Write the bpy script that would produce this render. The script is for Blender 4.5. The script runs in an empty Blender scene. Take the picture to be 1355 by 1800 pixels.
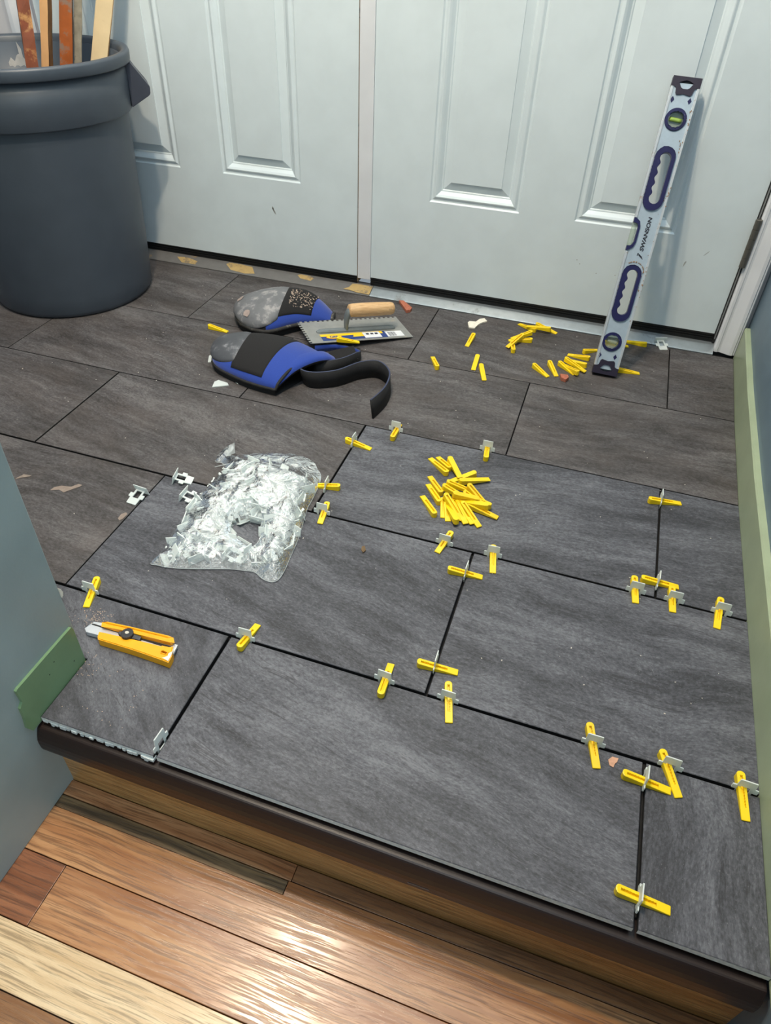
import bpy, bmesh, math, random
from mathutils import Vector, Matrix, Euler
from mathutils.noise import noise as pnoise
PI = math.pi
S = bpy.context.scene
COL = S.collection

# ------------------------------------------------------------------ camera, world, lights, exposure
cd = bpy.data.cameras.new('camera')
cd.sensor_fit = 'HORIZONTAL'; cd.sensor_width = 36.0
cd.lens = 36.0 * 1242.86 / 1355.0
cd.shift_x = 0.01742; cd.shift_y = -0.02074
cd.clip_start = 0.02; cd.clip_end = 60
cam = bpy.data.objects.new('camera', cd)
cam.location = (0.3878, -0.2839, 0.8753)
cam.rotation_euler = (0.8649, -0.0220, 0.3318)
COL.objects.link(cam); S.camera = cam

W = bpy.data.worlds.new('room_light'); S.world = W; W.use_nodes = True
W.node_tree.nodes['Background'].inputs[0].default_value = (0.74, 0.88, 1.0, 1)
W.node_tree.nodes['Background'].inputs[1].default_value = 0.34

def lamp(name, kind, loc, power, color, size, aim=None, spot=None):
    l = bpy.data.lights.new(name, kind); l.energy = power; l.color = color
    if kind == 'AREA':
        l.shape = 'RECTANGLE'; l.size, l.size_y = size
    else:
        l.shadow_soft_size = size
    o = bpy.data.objects.new(name, l); o.location = loc; COL.objects.link(o)
    if aim: o.rotation_euler = (Vector(aim) - Vector(loc)).to_track_quat('-Z', 'Y').to_euler()
    return o
lamp('ceiling_bulb', 'POINT', (-0.19, 0.36, 2.30), 94, (1.0, 0.83, 0.62), 0.045)
lamp('ceiling_bulb', 'POINT', (-0.18, 0.72, 2.30), 54, (1.0, 0.83, 0.62), 0.045)
lamp('ceiling_bounce', 'AREA', (0.0, 0.4, 2.44), 44, (0.74, 0.89, 1.0), (2.2, 2.4), aim=(0.0, 0.4, 0))
lamp('fill_light', 'AREA', (2.2, -2.2, 1.9), 36, (0.74, 0.89, 1.0), (1.4, 1.4), aim=(-0.2, 0.3, 0.4))  # soft fill added to lift the left wall and doors, no visible source
S.view_settings.view_transform = 'Standard'
S.view_settings.look = 'None'
S.view_settings.gamma = 1.0
S.view_settings.use_curve_mapping = False
S.view_settings.exposure = 0.0

# ------------------------------------------------------------------ helpers
def lin(r, g, b):
    f = lambda c: (c/255.0)/12.92 if c/255.0 <= 0.04045 else ((c/255.0 + 0.055)/1.055)**2.4
    return (f(r), f(g), f(b), 1.0)

def tag(o, label=None, cat=None, group=None, kind=None):
    if label: o['label'] = label
    if cat: o['category'] = cat
    if group: o['group'] = group
    if kind: o['kind'] = kind
    return o

def link(name, me, mats=None, parent=None, smooth=False):
    o = bpy.data.objects.new(name, me); COL.objects.link(o)
    if mats is not None:
        for m in (mats if isinstance(mats, (list, tuple)) else [mats]): me.materials.append(m)
    if parent: o.parent = parent
    if smooth:
        for p in me.polygons: p.use_smooth = True
    return o

def obj(name, bm, mats, parent=None, smooth=False, fixn=True):
    if fixn: bmesh.ops.recalc_face_normals(bm, faces=bm.faces[:])
    me = bpy.data.meshes.new(name); bm.to_mesh(me); bm.free()
    return link(name, me, mats, parent, smooth)

def empty(name, loc=(0, 0, 0), rot=(0, 0, 0)):
    o = bpy.data.objects.new(name, None); o.location = loc; o.rotation_euler = rot
    o.empty_display_size = 0.02; COL.objects.link(o); return o

def box(bm, x0, x1, y0, y1, z0, z1, mi=0, bev=0):
    r = bmesh.ops.create_cube(bm, size=1.0)
    vs = r['verts']
    for v in vs:
        v.co = Vector(((x0+x1)/2 + v.co.x*(x1-x0), (y0+y1)/2 + v.co.y*(y1-y0), (z0+z1)/2 + v.co.z*(z1-z0)))
    fs = set(f for v in vs for f in v.link_faces)
    for f in fs: f.material_index = mi
    if bev:
        es = list(set(e for v in vs for e in v.link_edges))
        r = bmesh.ops.bevel(bm, geom=es, offset=bev, segments=2, affect='EDGES', profile=0.6)
        for f in r['faces']: f.material_index = mi

def extrude_poly(bm, outer, z0, z1, holes=(), mi=0, mi_side=None, inset=0.0):
    """flat plate from an outline with holes (x, y) between z0 and z1"""
    if mi_side is None: mi_side = mi
    loops = [outer] + list(holes)
    def cap(z, sh=1.0):
        es = []; rings = []
        for L in loops:
            vs = [bm.verts.new((p[0], p[1], z)) for p in L]
            rings.append(vs)
            for i in range(len(vs)): es.append(bm.edges.new((vs[i], vs[(i+1) % len(vs)])))
        r = bmesh.ops.triangle_fill(bm, edges=es, use_beauty=True)
        for g in r['geom']:
            if isinstance(g, bmesh.types.BMFace): g.material_index = mi
        return rings
    a = cap(z1); b = cap(z0)
    for ra, rb in zip(a, b):
        n = len(ra)
        for i in range(n):
            f = bm.faces.new((ra[i], ra[(i+1) % n], rb[(i+1) % n], rb[i])); f.material_index = mi_side

def offset_poly(pts, d):
    """move an outline inwards by d (positive) assuming any winding"""
    n = len(pts)
    A = sum(pts[i][0]*pts[(i+1) % n][1] - pts[(i+1) % n][0]*pts[i][1] for i in range(n))
    s = 1 if A > 0 else -1
    out = []
    for i in range(n):
        p0 = Vector(pts[i-1][:2]); p1 = Vector(pts[i][:2]); p2 = Vector(pts[(i+1) % n][:2])
        a = (p1-p0).normalized(); b = (p2-p1).normalized()
        na = Vector((-a.y, a.x))*s; nb = Vector((-b.y, b.x))*s
        m = (na+nb)
        m = m.normalized() if m.length > 1e-6 else na
        k = max(0.4, m.dot(na))
        out.append(tuple(p1 + m*d/k))
    return out

def tube(bm, path, rad, seg=8, closed=False, mi=0, rads=None, up=Vector((0, 0, 1))):
    pts = [Vector(p) for p in path]; n = len(pts); rings = []
    for i, p in enumerate(pts):
        if closed: t = pts[(i+1) % n] - pts[i-1]
        else: t = pts[min(i+1, n-1)] - pts[max(i-1, 0)]
        t.normalize()
        s = t.cross(up)
        if s.length < 1e-3: s = t.cross(Vector((1, 0, 0)))
        s.normalize(); w = s.cross(t)
        r = rads[i] if rads else rad
        rings.append([bm.verts.new(p + (s*math.cos(a) + w*math.sin(a))*r) for a in [2*PI*k/seg for k in range(seg)]])
    m = n if closed else n-1
    for i in range(m):
        A, B = rings[i], rings[(i+1) % n]
        for k in range(seg):
            f = bm.faces.new((A[k], A[(k+1) % seg], B[(k+1) % seg], B[k])); f.material_index = mi; f.smooth = True
    if not closed:
        f = bm.faces.new(rings[0]); f.material_index = mi
        f = bm.faces.new(rings[-1]); f.material_index = mi

def lathe(bm, prof, seg=64, center=(0, 0), mi=0):
    rings = []
    for r, z in prof:
        rings.append([bm.verts.new((center[0] + r*math.cos(2*PI*k/seg), center[1] + r*math.sin(2*PI*k/seg), z)) for k in range(seg)])
    for i in range(len(prof)-1):
        for k in range(seg):
            f = bm.faces.new((rings[i][k], rings[i][(k+1) % seg], rings[i+1][(k+1) % seg], rings[i+1][k])); f.smooth = True; f.material_index = mi
    return rings

def sweep_profile(bm, prof, path, mi=0, capends=True):
    """prof: list of (a, b) offsets; path: list of (origin, dirA, dirB)"""
    rings = [[bm.verts.new(Vector(o) + Vector(A)*a + Vector(B)*b) for a, b in prof] for o, A, B in path]
    n = len(prof)
    for i in range(len(rings)-1):
        for k in range(n):
            f = bm.faces.new((rings[i][k], rings[i][(k+1) % n], rings[i+1][(k+1) % n], rings[i+1][k])); f.material_index = mi
    if capends:
        for r in (rings[0], rings[-1]):
            f = bm.faces.new(r); f.material_index = mi

def catmull(pts, sub=6):
    P = [Vector(p) for p in pts]; out = []
    n = len(P)
    for i in range(n-1):
        p0 = P[max(i-1, 0)]; p1 = P[i]; p2 = P[i+1]; p3 = P[min(i+2, n-1)]
        for k in range(sub):
            t = k/sub
            out.append(0.5*((2*p1) + (-p0+p2)*t + (2*p0-5*p1+4*p2-p3)*t*t + (-p0+3*p1-3*p2+p3)*t**3))
    out.append(P[-1]); return out

def closed_smooth(pts, sub=4):
    P = [Vector((p[0], p[1], 0)) for p in pts]; n = len(P); out = []
    for i in range(n):
        p0, p1, p2, p3 = P[i-1], P[i], P[(i+1) % n], P[(i+2) % n]
        for k in range(sub):
            t = k/sub
            q = 0.5*((2*p1) + (-p0+p2)*t + (2*p0-5*p1+4*p2-p3)*t*t + (-p0+3*p1-3*p2+p3)*t**3)
            out.append((q.x, q.y))
    return out

# ------------------------------------------------------------------ materials
class NT:
    def __init__(self, name):
        self.m = bpy.data.materials.new(name); self.m.use_nodes = True
        self.t = self.m.node_tree; self.t.nodes.clear()
        self.out = self.t.nodes.new('ShaderNodeOutputMaterial')
    def n(self, typ, **kw):
        nd = self.t.nodes.new(typ)
        for k, v in kw.items():
            if k.startswith('i_'):
                key = k[2:]
                key = int(key) if key.isdigit() else key.replace('_', ' ')
                self.set(nd.inputs[key], v)
            else: setattr(nd, k, v)
        return nd
    def set(self, sock, v):
        if isinstance(v, bpy.types.NodeSocket): self.t.links.new(v, sock)
        else: sock.default_value = v
    def noise(self, vec, scale, detail=4, rough=0.55, dist=0.0):
        nd = self.n('ShaderNodeTexNoise'); self.set(nd.inputs['Vector'], vec)
        nd.inputs['Scale'].default_value = scale; nd.inputs['Detail'].default_value = detail
        nd.inputs['Roughness'].default_value = rough; nd.inputs['Distortion'].default_value = dist
        return nd.outputs['Fac']
    def coord(self, which='Object', scale=(1, 1, 1), rot=(0, 0, 0), loc=(0, 0, 0), rnd=0.0):
        tc = self.n('ShaderNodeTexCoord'); v = tc.outputs[which]
        if rnd:
            oi = self.n('ShaderNodeObjectInfo')
            mu = self.n('ShaderNodeMath', operation='MULTIPLY'); self.set(mu.inputs[0], oi.outputs['Random']); mu.inputs[1].default_value = rnd
            ad = self.n('ShaderNodeVectorMath', operation='ADD'); self.set(ad.inputs[0], v); self.set(ad.inputs[1], mu.outputs[0]); v = ad.outputs[0]
        mp = self.n('ShaderNodeMapping'); self.set(mp.inputs['Vector'], v)
        mp.inputs['Scale'].default_value = scale; mp.inputs['Rotation'].default_value = rot; mp.inputs['Location'].default_value = loc
        return mp.outputs[0]
    def ramp(self, fac, stops, interp='LINEAR'):
        r = self.n('ShaderNodeValToRGB'); self.set(r.inputs[0], fac); cr = r.color_ramp; cr.interpolation = interp
        while len(cr.elements) < len(stops): cr.elements.new(0.5)
        for e, (p, c) in zip(cr.elements, stops):
            e.position = p; e.color = c if not isinstance(c, (int, float)) else (c, c, c, 1)
        return r.outputs[0]
    def mix(self, fac, a, b, mode='MIX'):
        m = self.n('ShaderNodeMix', data_type='RGBA', blend_type=mode)
        self.set(m.inputs[0], fac); self.set(m.inputs[6], a); self.set(m.inputs[7], b); return m.outputs[2]
    def math(self, op, a, b=0.0, clamp=False):
        m = self.n('ShaderNodeMath', operation=op); m.use_clamp = clamp
        self.set(m.inputs[0], a); self.set(m.inputs[1], b); return m.outputs[0]
    def bump(self, h, strength=0.2, dist=0.002):
        b = self.n('ShaderNodeBump'); self.set(b.inputs['Height'], h); b.inputs['Strength'].default_value = strength; b.inputs['Distance'].default_value = dist
        return b.outputs[0]
    def bsdf(self, color, rough=0.5, metal=0.0, normal=None, spec=0.5, coat=0.0, trans=0.0, ior=None, alpha=None, emit=None, sheen=0.0):
        b = self.n('ShaderNodeBsdfPrincipled')
        self.set(b.inputs['Base Color'], color); self.set(b.inputs['Roughness'], rough); self.set(b.inputs['Metallic'], metal)
        self.set(b.inputs['Specular IOR Level'], spec); b.inputs['Coat Weight'].default_value = coat; b.inputs['Coat Roughness'].default_value = 0.15
        b.inputs['Transmission Weight'].default_value = trans
        b.inputs['Sheen Weight'].default_value = sheen
        if ior: b.inputs['IOR'].default_value = ior
        if normal is not None: self.set(b.inputs['Normal'], normal)
        if alpha is not None: self.set(b.inputs['Alpha'], alpha)
        return b.outputs[0]
    def done(self, shader):
        self.t.links.new(shader, self.out.inputs[0]); return self.m

def plain(name, rgb, rough=0.5, metal=0.0, var=0.06, scale=60, bump=0.0, spec=0.5, dirt=None, dirt_amt=0.0, dirt_scale=20, coat=0.0, sheen=0.0):
    """plain painted / moulded surface with a little mottling and optional dirt of another colour"""
    t = NT(name); v = t.coord('Object', rnd=7.0)
    nz = t.noise(v, scale, 3)
    c = lin(*rgb)
    hi = tuple(min(1, x*(1+var)) for x in c[:3]) + (1,); lo = tuple(x*(1-var) for x in c[:3]) + (1,)
    col = t.ramp(nz, [(0.3, lo), (0.7, hi)])
    if dirt:
        dn = t.noise(v, dirt_scale, 6, 0.65)
        f = t.ramp(dn, [(0.62-dirt_amt, 0.0), (0.72-dirt_amt, 1.0)])
        col = t.mix(f, col, lin(*dirt))
    nrm = t.bump(nz, bump, 0.001) if bump else None
    return t.done(t.bsdf(col, rough, metal, nrm, spec, coat, sheen=sheen))

def tile_mat(name, rot, warm=0.0, tone=1.0, sx=1.0, dusty=0.0, gr=1.0):
    t = NT(name)
    v = t.coord('Object', rot=(0, 0, rot), rnd=13.0)
    warpn = t.n('ShaderNodeTexNoise'); t.set(warpn.inputs['Vector'], v); warpn.inputs['Scale'].default_value = 3.0; warpn.inputs['Detail'].default_value = 2
    wm = t.n('ShaderNodeVectorMath', operation='SCALE'); t.set(wm.inputs[0], warpn.outputs['Color']); wm.inputs['Scale'].default_value = 0.10
    ad = t.n('ShaderNodeVectorMath', operation='ADD'); t.set(ad.inputs[0], v); t.set(ad.inputs[1], wm.outputs[0])
    def st(sx, sy, loc=0):
        mp = t.n('ShaderNodeMapping'); t.set(mp.inputs['Vector'], ad.outputs[0]); mp.inputs['Scale'].default_value = (sx, sy, 1); mp.inputs['Location'].default_value = (loc, loc, loc); return mp.outputs[0]
    big = t.noise(st(1.5*sx, 7), 1.8, 6, 0.66)
    mid = t.noise(st(5*sx, 24, 3), 2.2, 7, 0.72)
    fine = t.noise(st(20*sx, 44, 5), 6, 6, 0.75)
    gran = t.noise(st(0.8, 1.4, 51), 210, 4, 0.7)
    speck = t.noise(st(1, 1, 9), 420, 2, 0.5)
    s = t.math('ADD', t.math('MULTIPLY', big, 0.62), t.math('MULTIPLY', mid, 0.38))
    s = t.math('ADD', s, t.math('MULTIPLY', t.math('SUBTRACT', fine, 0.5), 0.36))
    s = t.math('ADD', s, t.math('MULTIPLY', t.math('SUBTRACT', gran, 0.5), 0.40*gr))
    def c(r, g, b): return lin(r*tone*0.86 + 4*warm, g*tone*0.87, b*tone*0.90 - 5*warm)
    col = t.ramp(s, [(0.37, c(60, 60, 63)), (0.45, c(80, 80, 83)), (0.51, c(94, 94, 98)), (0.57, c(110, 110, 113)), (0.65, c(130, 130, 132))])
    # thin dark veins along the grain
    vein = t.noise(st(2.2*sx, 26, 17), 2.0, 3, 0.5)
    vd = t.math('ABSOLUTE', t.math('SUBTRACT', vein, 0.5))
    vf = t.ramp(vd, [(0.0, 1.0), (0.016, 0.0)])
    brk = t.ramp(t.noise(st(3, 3, 21), 3, 2), [(0.48, 0.0), (0.58, 1.0)])
    col = t.mix(t.math('MULTIPLY', t.math('MULTIPLY', vf, brk), 0.7), col, c(50, 48, 50))
    pit = t.ramp(t.noise(st(6*sx, 26, 33), 16, 4, 0.6), [(0.33, 1.0), (0.40, 0.0)])
    col = t.mix(t.math('MULTIPLY', pit, 0.6), col, c(58, 56, 58))
    sp = t.ramp(speck, [(0.66, 0.0), (0.76, 1.0)])
    col = t.mix(t.math('MULTIPLY', sp, 0.45), col, c(158, 156, 156))
    if dusty:
        dn = t.ramp(t.noise(st(1, 1.6, 41), 6, 5, 0.65), [(0.42, 0.0), (0.75, 1.0)])
        col = t.mix(t.math('MULTIPLY', dn, dusty), col, lin(112, 102, 97))
    h = t.math('ADD', t.math('ADD', t.math('MULTIPLY', fine, 0.5), t.math('MULTIPLY', gran, 0.4)), t.math('MULTIPLY', mid, 0.8))
    return t.done(t.bsdf(col, t.ramp(mid, [(0.3, 0.62), (0.7, 0.5)]), 0, t.bump(h, 0.25, 0.0012), 0.4))

def oak_mat(name, base, dark, light, gloss=0.3, bumps=0.25, wave=1.0):
    t = NT(name)
    v = t.coord('Object', rnd=11.0)
    wv = t.n('ShaderNodeTexNoise'); t.set(wv.inputs['Vector'], v); wv.inputs['Scale'].default_value = 5.0; wv.inputs['Detail'].default_value = 2
    ws = t.n('ShaderNodeVectorMath', operation='SCALE'); t.set(ws.inputs[0], wv.outputs['Color']); ws.inputs['Scale'].default_value = 0.014
    wa = t.n('ShaderNodeVectorMath', operation='ADD'); t.set(wa.inputs[0], v); t.set(wa.inputs[1], ws.outputs[0])
    def st(a, b, c, loc=0):
        mp = t.n('ShaderNodeMapping'); t.set(mp.inputs['Vector'], wa.outputs[0]); mp.inputs['Scale'].default_value = (a, b, c); mp.inputs['Location'].default_value = (loc, loc, loc); return mp.outputs[0]
    tone = t.noise(st(1.2, 14, 1), 2.0, 3, 0.6)
    wn = t.noise(st(1.6, 7, 1, 4), 1.3, 3, 0.5)
    w = t.n('ShaderNodeTexWave', wave_type='BANDS', bands_direction='Y')
    t.set(w.inputs['Vector'], st(0.35, 1, 1, 2)); w.inputs['Scale'].default_value = 22; w.inputs['Distortion'].default_value = 7.0*wave
    w.inputs['Detail'].default_value = 3; w.inputs['Detail Scale'].default_value = 1.2; w.inputs['Detail Roughness'].default_value = 0.6
    pores = t.noise(st(11, 330, 1, 6), 1.0, 5, 0.66)
    col = t.ramp(tone, [(0.3, lin(*dark)), (0.52, lin(*base)), (0.75, lin(*light))])
    col = t.mix(t.math('MULTIPLY', t.ramp(w.outputs['Fac'], [(0.25, 0.0), (0.85, 1.0)]), 0.42), col, lin(*dark))
    pf = t.ramp(pores, [(0.49, 0.0), (0.60, 1.0)])
    dk = tuple(x*0.62 for x in dark)
    col = t.mix(t.math('MULTIPLY', pf, 0.62), col, lin(*dk))
    h = t.math('SUBTRACT', t.math('MULTIPLY', wn, 0.4), t.math('MULTIPLY', pf, 0.5))
    return t.done(t.bsdf(col, t.ramp(pores, [(0.35, gloss-0.12), (0.7, gloss+0.10)]), 0, t.bump(h, bumps*0.6, 0.0010), 0.5))

def wall_mat(name, rgb, rough=0.45):
    t = NT(name); v = t.coord('Object')
    n1 = t.noise(v, 260, 3); n2 = t.noise(v, 9, 3)
    c = lin(*rgb)
    col = t.ramp(n2, [(0.35, tuple(x*0.93 for x in c[:3])+(1,)), (0.65, tuple(min(1, x*1.06) for x in c[:3])+(1,))])
    ch = t.ramp(t.noise(v, 46, 5, 0.7), [(0.765, 0.0), (0.775, 1.0)])
    col = t.mix(ch, col, lin(176, 188, 176))
    return t.done(t.bsdf(col, rough, 0, t.bump(n1, 0.12, 0.001), 0.5))

def chippy_paint(name, rgb, chip, amt=0.0, rough=0.4, scale=30, var=0.06):
    t = NT(name); v = t.coord('Object')
    c = lin(*rgb); n2 = t.noise(v, 12, 3)
    col = t.ramp(n2, [(0.35, tuple(x*(1-var) for x in c[:3])+(1,)), (0.65, tuple(min(1, x*(1+var)) for x in c[:3])+(1,))])
    ch = t.ramp(t.noise(v, scale, 6, 0.7), [(0.68-amt, 0.0), (0.69-amt, 1.0)])
    col = t.mix(ch, col, lin(*chip))
    nn = t.noise(v, 180, 3)
    return t.done(t.bsdf(col, rough, 0, t.bump(t.math('SUBTRACT', nn, ch), 0.2, 0.0006), 0.5))

def metal_mat(name, rgb, rough=0.35, dirt=None, amt=0.0, scale=25, metal=0.9, scratch=True):
    t = NT(name); v = t.coord('Object'); c = lin(*rgb)
    n2 = t.noise(v, 40, 4)
    col = t.ramp(n2, [(0.3, tuple(x*0.85 for x in c[:3])+(1,)), (0.7, c)])
    me = metal
    if dirt:
        ch = t.ramp(t.noise(v, scale, 7, 0.7), [(0.60-amt, 0.0), (0.68-amt, 1.0)])
        col = t.mix(ch, col, lin(*dirt)); me = t.math('MULTIPLY', t.math('SUBTRACT', 1.0, ch), metal)
    return t.done(t.bsdf(col, t.ramp(n2, [(0.3, rough+0.1), (0.7, rough)]), me, t.bump(n2, 0.08, 0.0005), 0.5))

M = {}
M['tile_x'] = tile_mat('tile_grain_along', 0.0)
M['tile_x2'] = tile_mat('tile_grain_slanted', 0.22)
M['tile_x3'] = tile_mat('tile_grain_counter', -0.14)
M['tile_y'] = tile_mat('tile_grain_across', PI/2, tone=1.0)
M['tile_w'] = tile_mat('tile_dusty', 0.0, warm=1.0, tone=0.93, dusty=0.32)
M['tile_w2'] = tile_mat('tile_dusty_slanted', 0.2, warm=1.0, tone=0.93, dusty=0.32)
M['tile_soft'] = tile_mat('tile_soft', 0.6, tone=0.96, sx=2.2, gr=0.45)
M['tile_side'] = plain('tile_cut_side', (212, 220, 218), 0.7, var=0.15, scale=200)
M['tile_dark'] = plain('tile_edge_dark', (30, 28, 28), 0.8, var=0.15, scale=200)
M['bed'] = plain('thinset_bed', (26, 24, 23), 0.9, var=0.3, scale=120)
M['grout_dark'] = plain('joint_dark', (22, 20, 19), 0.9, var=0.2)
M['door'] = chippy_paint('door_paint', (217, 228, 232), (120, 122, 118), amt=-0.13, rough=0.38, scale=18, var=0.025)
M['white_trim'] = chippy_paint('white_trim_paint', (222, 224, 228), (150, 150, 145), amt=-0.07, rough=0.4, scale=40, var=0.03)
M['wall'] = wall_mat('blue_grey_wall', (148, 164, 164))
M['wall_r'] = wall_mat('blue_grey_wall_shade', (104, 124, 138))  # darker copy of the wall paint, the wall's shade put into its colour
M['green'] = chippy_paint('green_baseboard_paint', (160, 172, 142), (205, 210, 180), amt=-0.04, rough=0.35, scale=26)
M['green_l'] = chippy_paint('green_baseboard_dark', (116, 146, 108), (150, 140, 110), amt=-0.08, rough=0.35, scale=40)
M['nosing'] = chippy_paint('dark_stained_wood', (34, 21, 17), (90, 78, 72), amt=-0.12, rough=0.36, scale=30)
M['black_rubber'] = plain('black_rubber', (20, 21, 22), 0.6)
M['stain_brown'] = chippy_paint('stained_gap', (120, 104, 84), (60, 50, 40), amt=0.1, rough=0.8, scale=60)
M['plaster'] = plain('white_plaster', (236, 230, 214), 0.8, var=0.08, scale=150)
M['brick_chip'] = plain('brick_red_chip', (176, 104, 80), 0.85, var=0.2, scale=200)
M['peach_chip'] = plain('peach_paint_flake', (196, 150, 122), 0.8, var=0.15, scale=200)
M['brass_chip'] = plain('brown_crumb', (110, 88, 60), 0.8, var=0.2)
M['oak'] = [oak_mat('oak_honey', (192, 142, 98), (156, 104, 66), (208, 162, 116), 0.25),
            oak_mat('oak_tan', (192, 142, 100), (156, 104, 68), (208, 162, 118), 0.25),
            oak_mat('oak_pale', (232, 206, 166), (206, 172, 128), (240, 220, 188), 0.34, wave=0.8),
            oak_mat('oak_red', (150, 98, 68), (116, 70, 46), (172, 120, 86), 0.3),
            oak_mat('oak_weathered', (132, 108, 76), (92, 74, 52), (156, 132, 96), 0.45, 0.6),
            oak_mat('oak_yellow', (190, 148, 92), (160, 116, 66), (206, 166, 108), 0.35),
            oak_mat('oak_brown', (160, 118, 82), (124, 84, 54), (182, 142, 102), 0.32)]
# ------------------------------------------------------------------ setting: entry floor with tiles
XL, XR = -0.2100, 0.745
FLR = -0.185
bm = bmesh.new()
box(bm, -1.62, 0.79, 0.1080, 1.60, -0.16, -0.0110)
floor = obj('floor', bm, M['bed']); tag(floor, 'dark grey stone-look tile landing at the top of the step', kind='structure')

def tile(x0, x1, y0, y1, mat, g=0.002, bev=0.0008, gx0=None, gx1=None, xr_far=None, outline=None, front=False):
    """one porcelain tile; g = half joint width"""
    a = x0 + (g if gx0 is None else gx0); b = x1 - (g if gx1 is None else gx1)
    c = y0 + (0 if front else g); d = y1 - g
    pts = outline or [(a, c), (b, c), (xr_far if xr_far is not None else b, d), (a, d)]
    cx, cy = (a+b)/2, (c+d)/2
    pts = [(x-cx, y-cy) for x, y in pts]; ins = offset_poly(pts, bev*1.2)
    bm = bmesh.new()
    R = [[bm.verts.new((x, y, z)) for x, y in P] for P, z in ((pts, -0.0095), (pts, -bev), (ins, 0))]
    n = len(pts)
    for i in (0, 1):
        for k in range(n):
            f = bm.faces.new((R[i][k], R[i][(k+1) % n], R[i+1][(k+1) % n], R[i+1][k]))
            f.material_index = (1 if (front and k == 0) else 2) if i == 0 else 0
    bm.faces.new(R[2]); bm.faces.new(list(reversed(R[0])))
    o = obj('tile', bm, [mat, M['tile_side'], M['tile_dark']], floor)
    o.location = (cx, cy, random.uniform(-0.0003, 0.0002)); return o
random.seed(4)
yA, yB, yC, yD, yE, yF = 0.0918, 0.3045, 0.6125, 0.9135, 1.2175, 1.519
# front row
tile(-0.2045, -0.0250, 0.0890, yB, M['tile_soft'], 0.0025, front=True, outline=[(-0.2045, 0.0890), (-0.0280, 0.0905), (-0.0280, yB-0.0025), (-0.6200, yB-0.0025), (-0.6200, 0.1955), (-0.2040, 0.1925)])
tile(-0.0250, 0.5915, 0.0905, yB, M['tile_x2'], 0.0025, gx0=0.0022, gx1=0.0026, front=True)
tile(0.5915, 0.7325, 0.0905, yB, M['tile_y'], 0.0025, gx1=0.0, xr_far=0.7345, front=True)
# second row
tile(-0.9400, -0.3290, yB, yC, M['tile_w'], 0.0023, gx1=0.0012)
tile(-0.3290, 0.2872, yB, yC, M['tile_x2'], 0.0023, gx0=0.0012)
tile(0.2872, 0.7350, yB, yC, M['tile_x'], 0.0023, gx1=0.0, xr_far=0.7370)
# third row
tile(-1.2500, -0.6370, yC, yD, M['tile_w2'], 0.0020)
tile(-0.6370, -0.0185, yC, yD, M['tile_w2'], 0.0020)
tile(-0.0185, 0.5945, yC, yD, M['tile_x3'], 0.0020)
tile(0.5945, 0.7370, yC, yD, M['tile_x'], 0.0020, gx1=0.0, xr_far=0.7375)
# fourth row
tile(-1.5700, -0.9585, yD, yE, M['tile_w'], 0.0012)
tile(-0.9585, -0.3230, yD, yE, M['tile_w2'], 0.0012)
tile(-0.3230, 0.2875, yD, yE, M['tile_w'], 0.0012)
tile(0.2875, 0.7375, yD, yE, M['tile_w'], 0.0012, gx1=0.0, xr_far=0.7430)
# back row
tile(-1.2450, -0.6320, yE, yF, M['tile_w2'], 0.0012)
tile(-0.6320, -0.0155, yE, yF, M['tile_w'], 0.0012)
tile(-0.0155, 0.5995, yE, yF, M['tile_w2'], 0.0012)
tile(0.5995, 0.7430, yE, yF, M['tile_w'], 0.0012, gx1=0.0, xr_far=0.7535)

# ragged mortar squeezed out under the left front tile
bm = bmesh.new(); random.seed(9)
x = -0.203
while x < -0.03:
    w = random.uniform(0.004, 0.011); d = random.uniform(0.001, 0.0045)
    box(bm, x, x+w, 0.0896-d*0.5, 0.0960, -0.0105-random.uniform(0, 0.005), -0.0070); x += w*random.uniform(0.9, 1.9)
ms = obj('mortar_bead', bm, M['tile_side'], floor); tag(ms, kind='stuff')

# ------------------------------------------------------------------ step: nosing and riser
prof = [(0.110, -0.0165), (0.0835, -0.0165), (0.0815, -0.0172), (0.0800, -0.0190), (0.0780, -0.0230), (0.0750, -0.0300), (0.0728, -0.0370),
        (0.0722, -0.0450), (0.0726, -0.0560), (0.0735, -0.0620), (0.0755, -0.0652), (0.0790, -0.0665), (0.110, -0.0665)]
bm = bmesh.new()
path = [((x, 0, 0), (0, 1, 0), (0, 0, 1)) for x in (-0.2095, 0.733)]
sweep_profile(bm, prof, path)
nos = obj('trim_1', bm, M['nosing']); tag(nos, 'dark stained wooden nosing along the front of the step', kind='structure')
for p in nos.data.polygons: p.use_smooth = False
bm = bmesh.new(); box(bm, -0.2125, 0.745, -0.068, 0.068, -0.005, 0.005)
rs = obj('trim_2', bm, M['oak'][5]); rs.location = (0, 0.1001, -0.134); rs.rotation_euler = (PI/2, 0, 0); tag(rs, 'honey coloured oak riser under the dark nosing', kind='structure')

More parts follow.
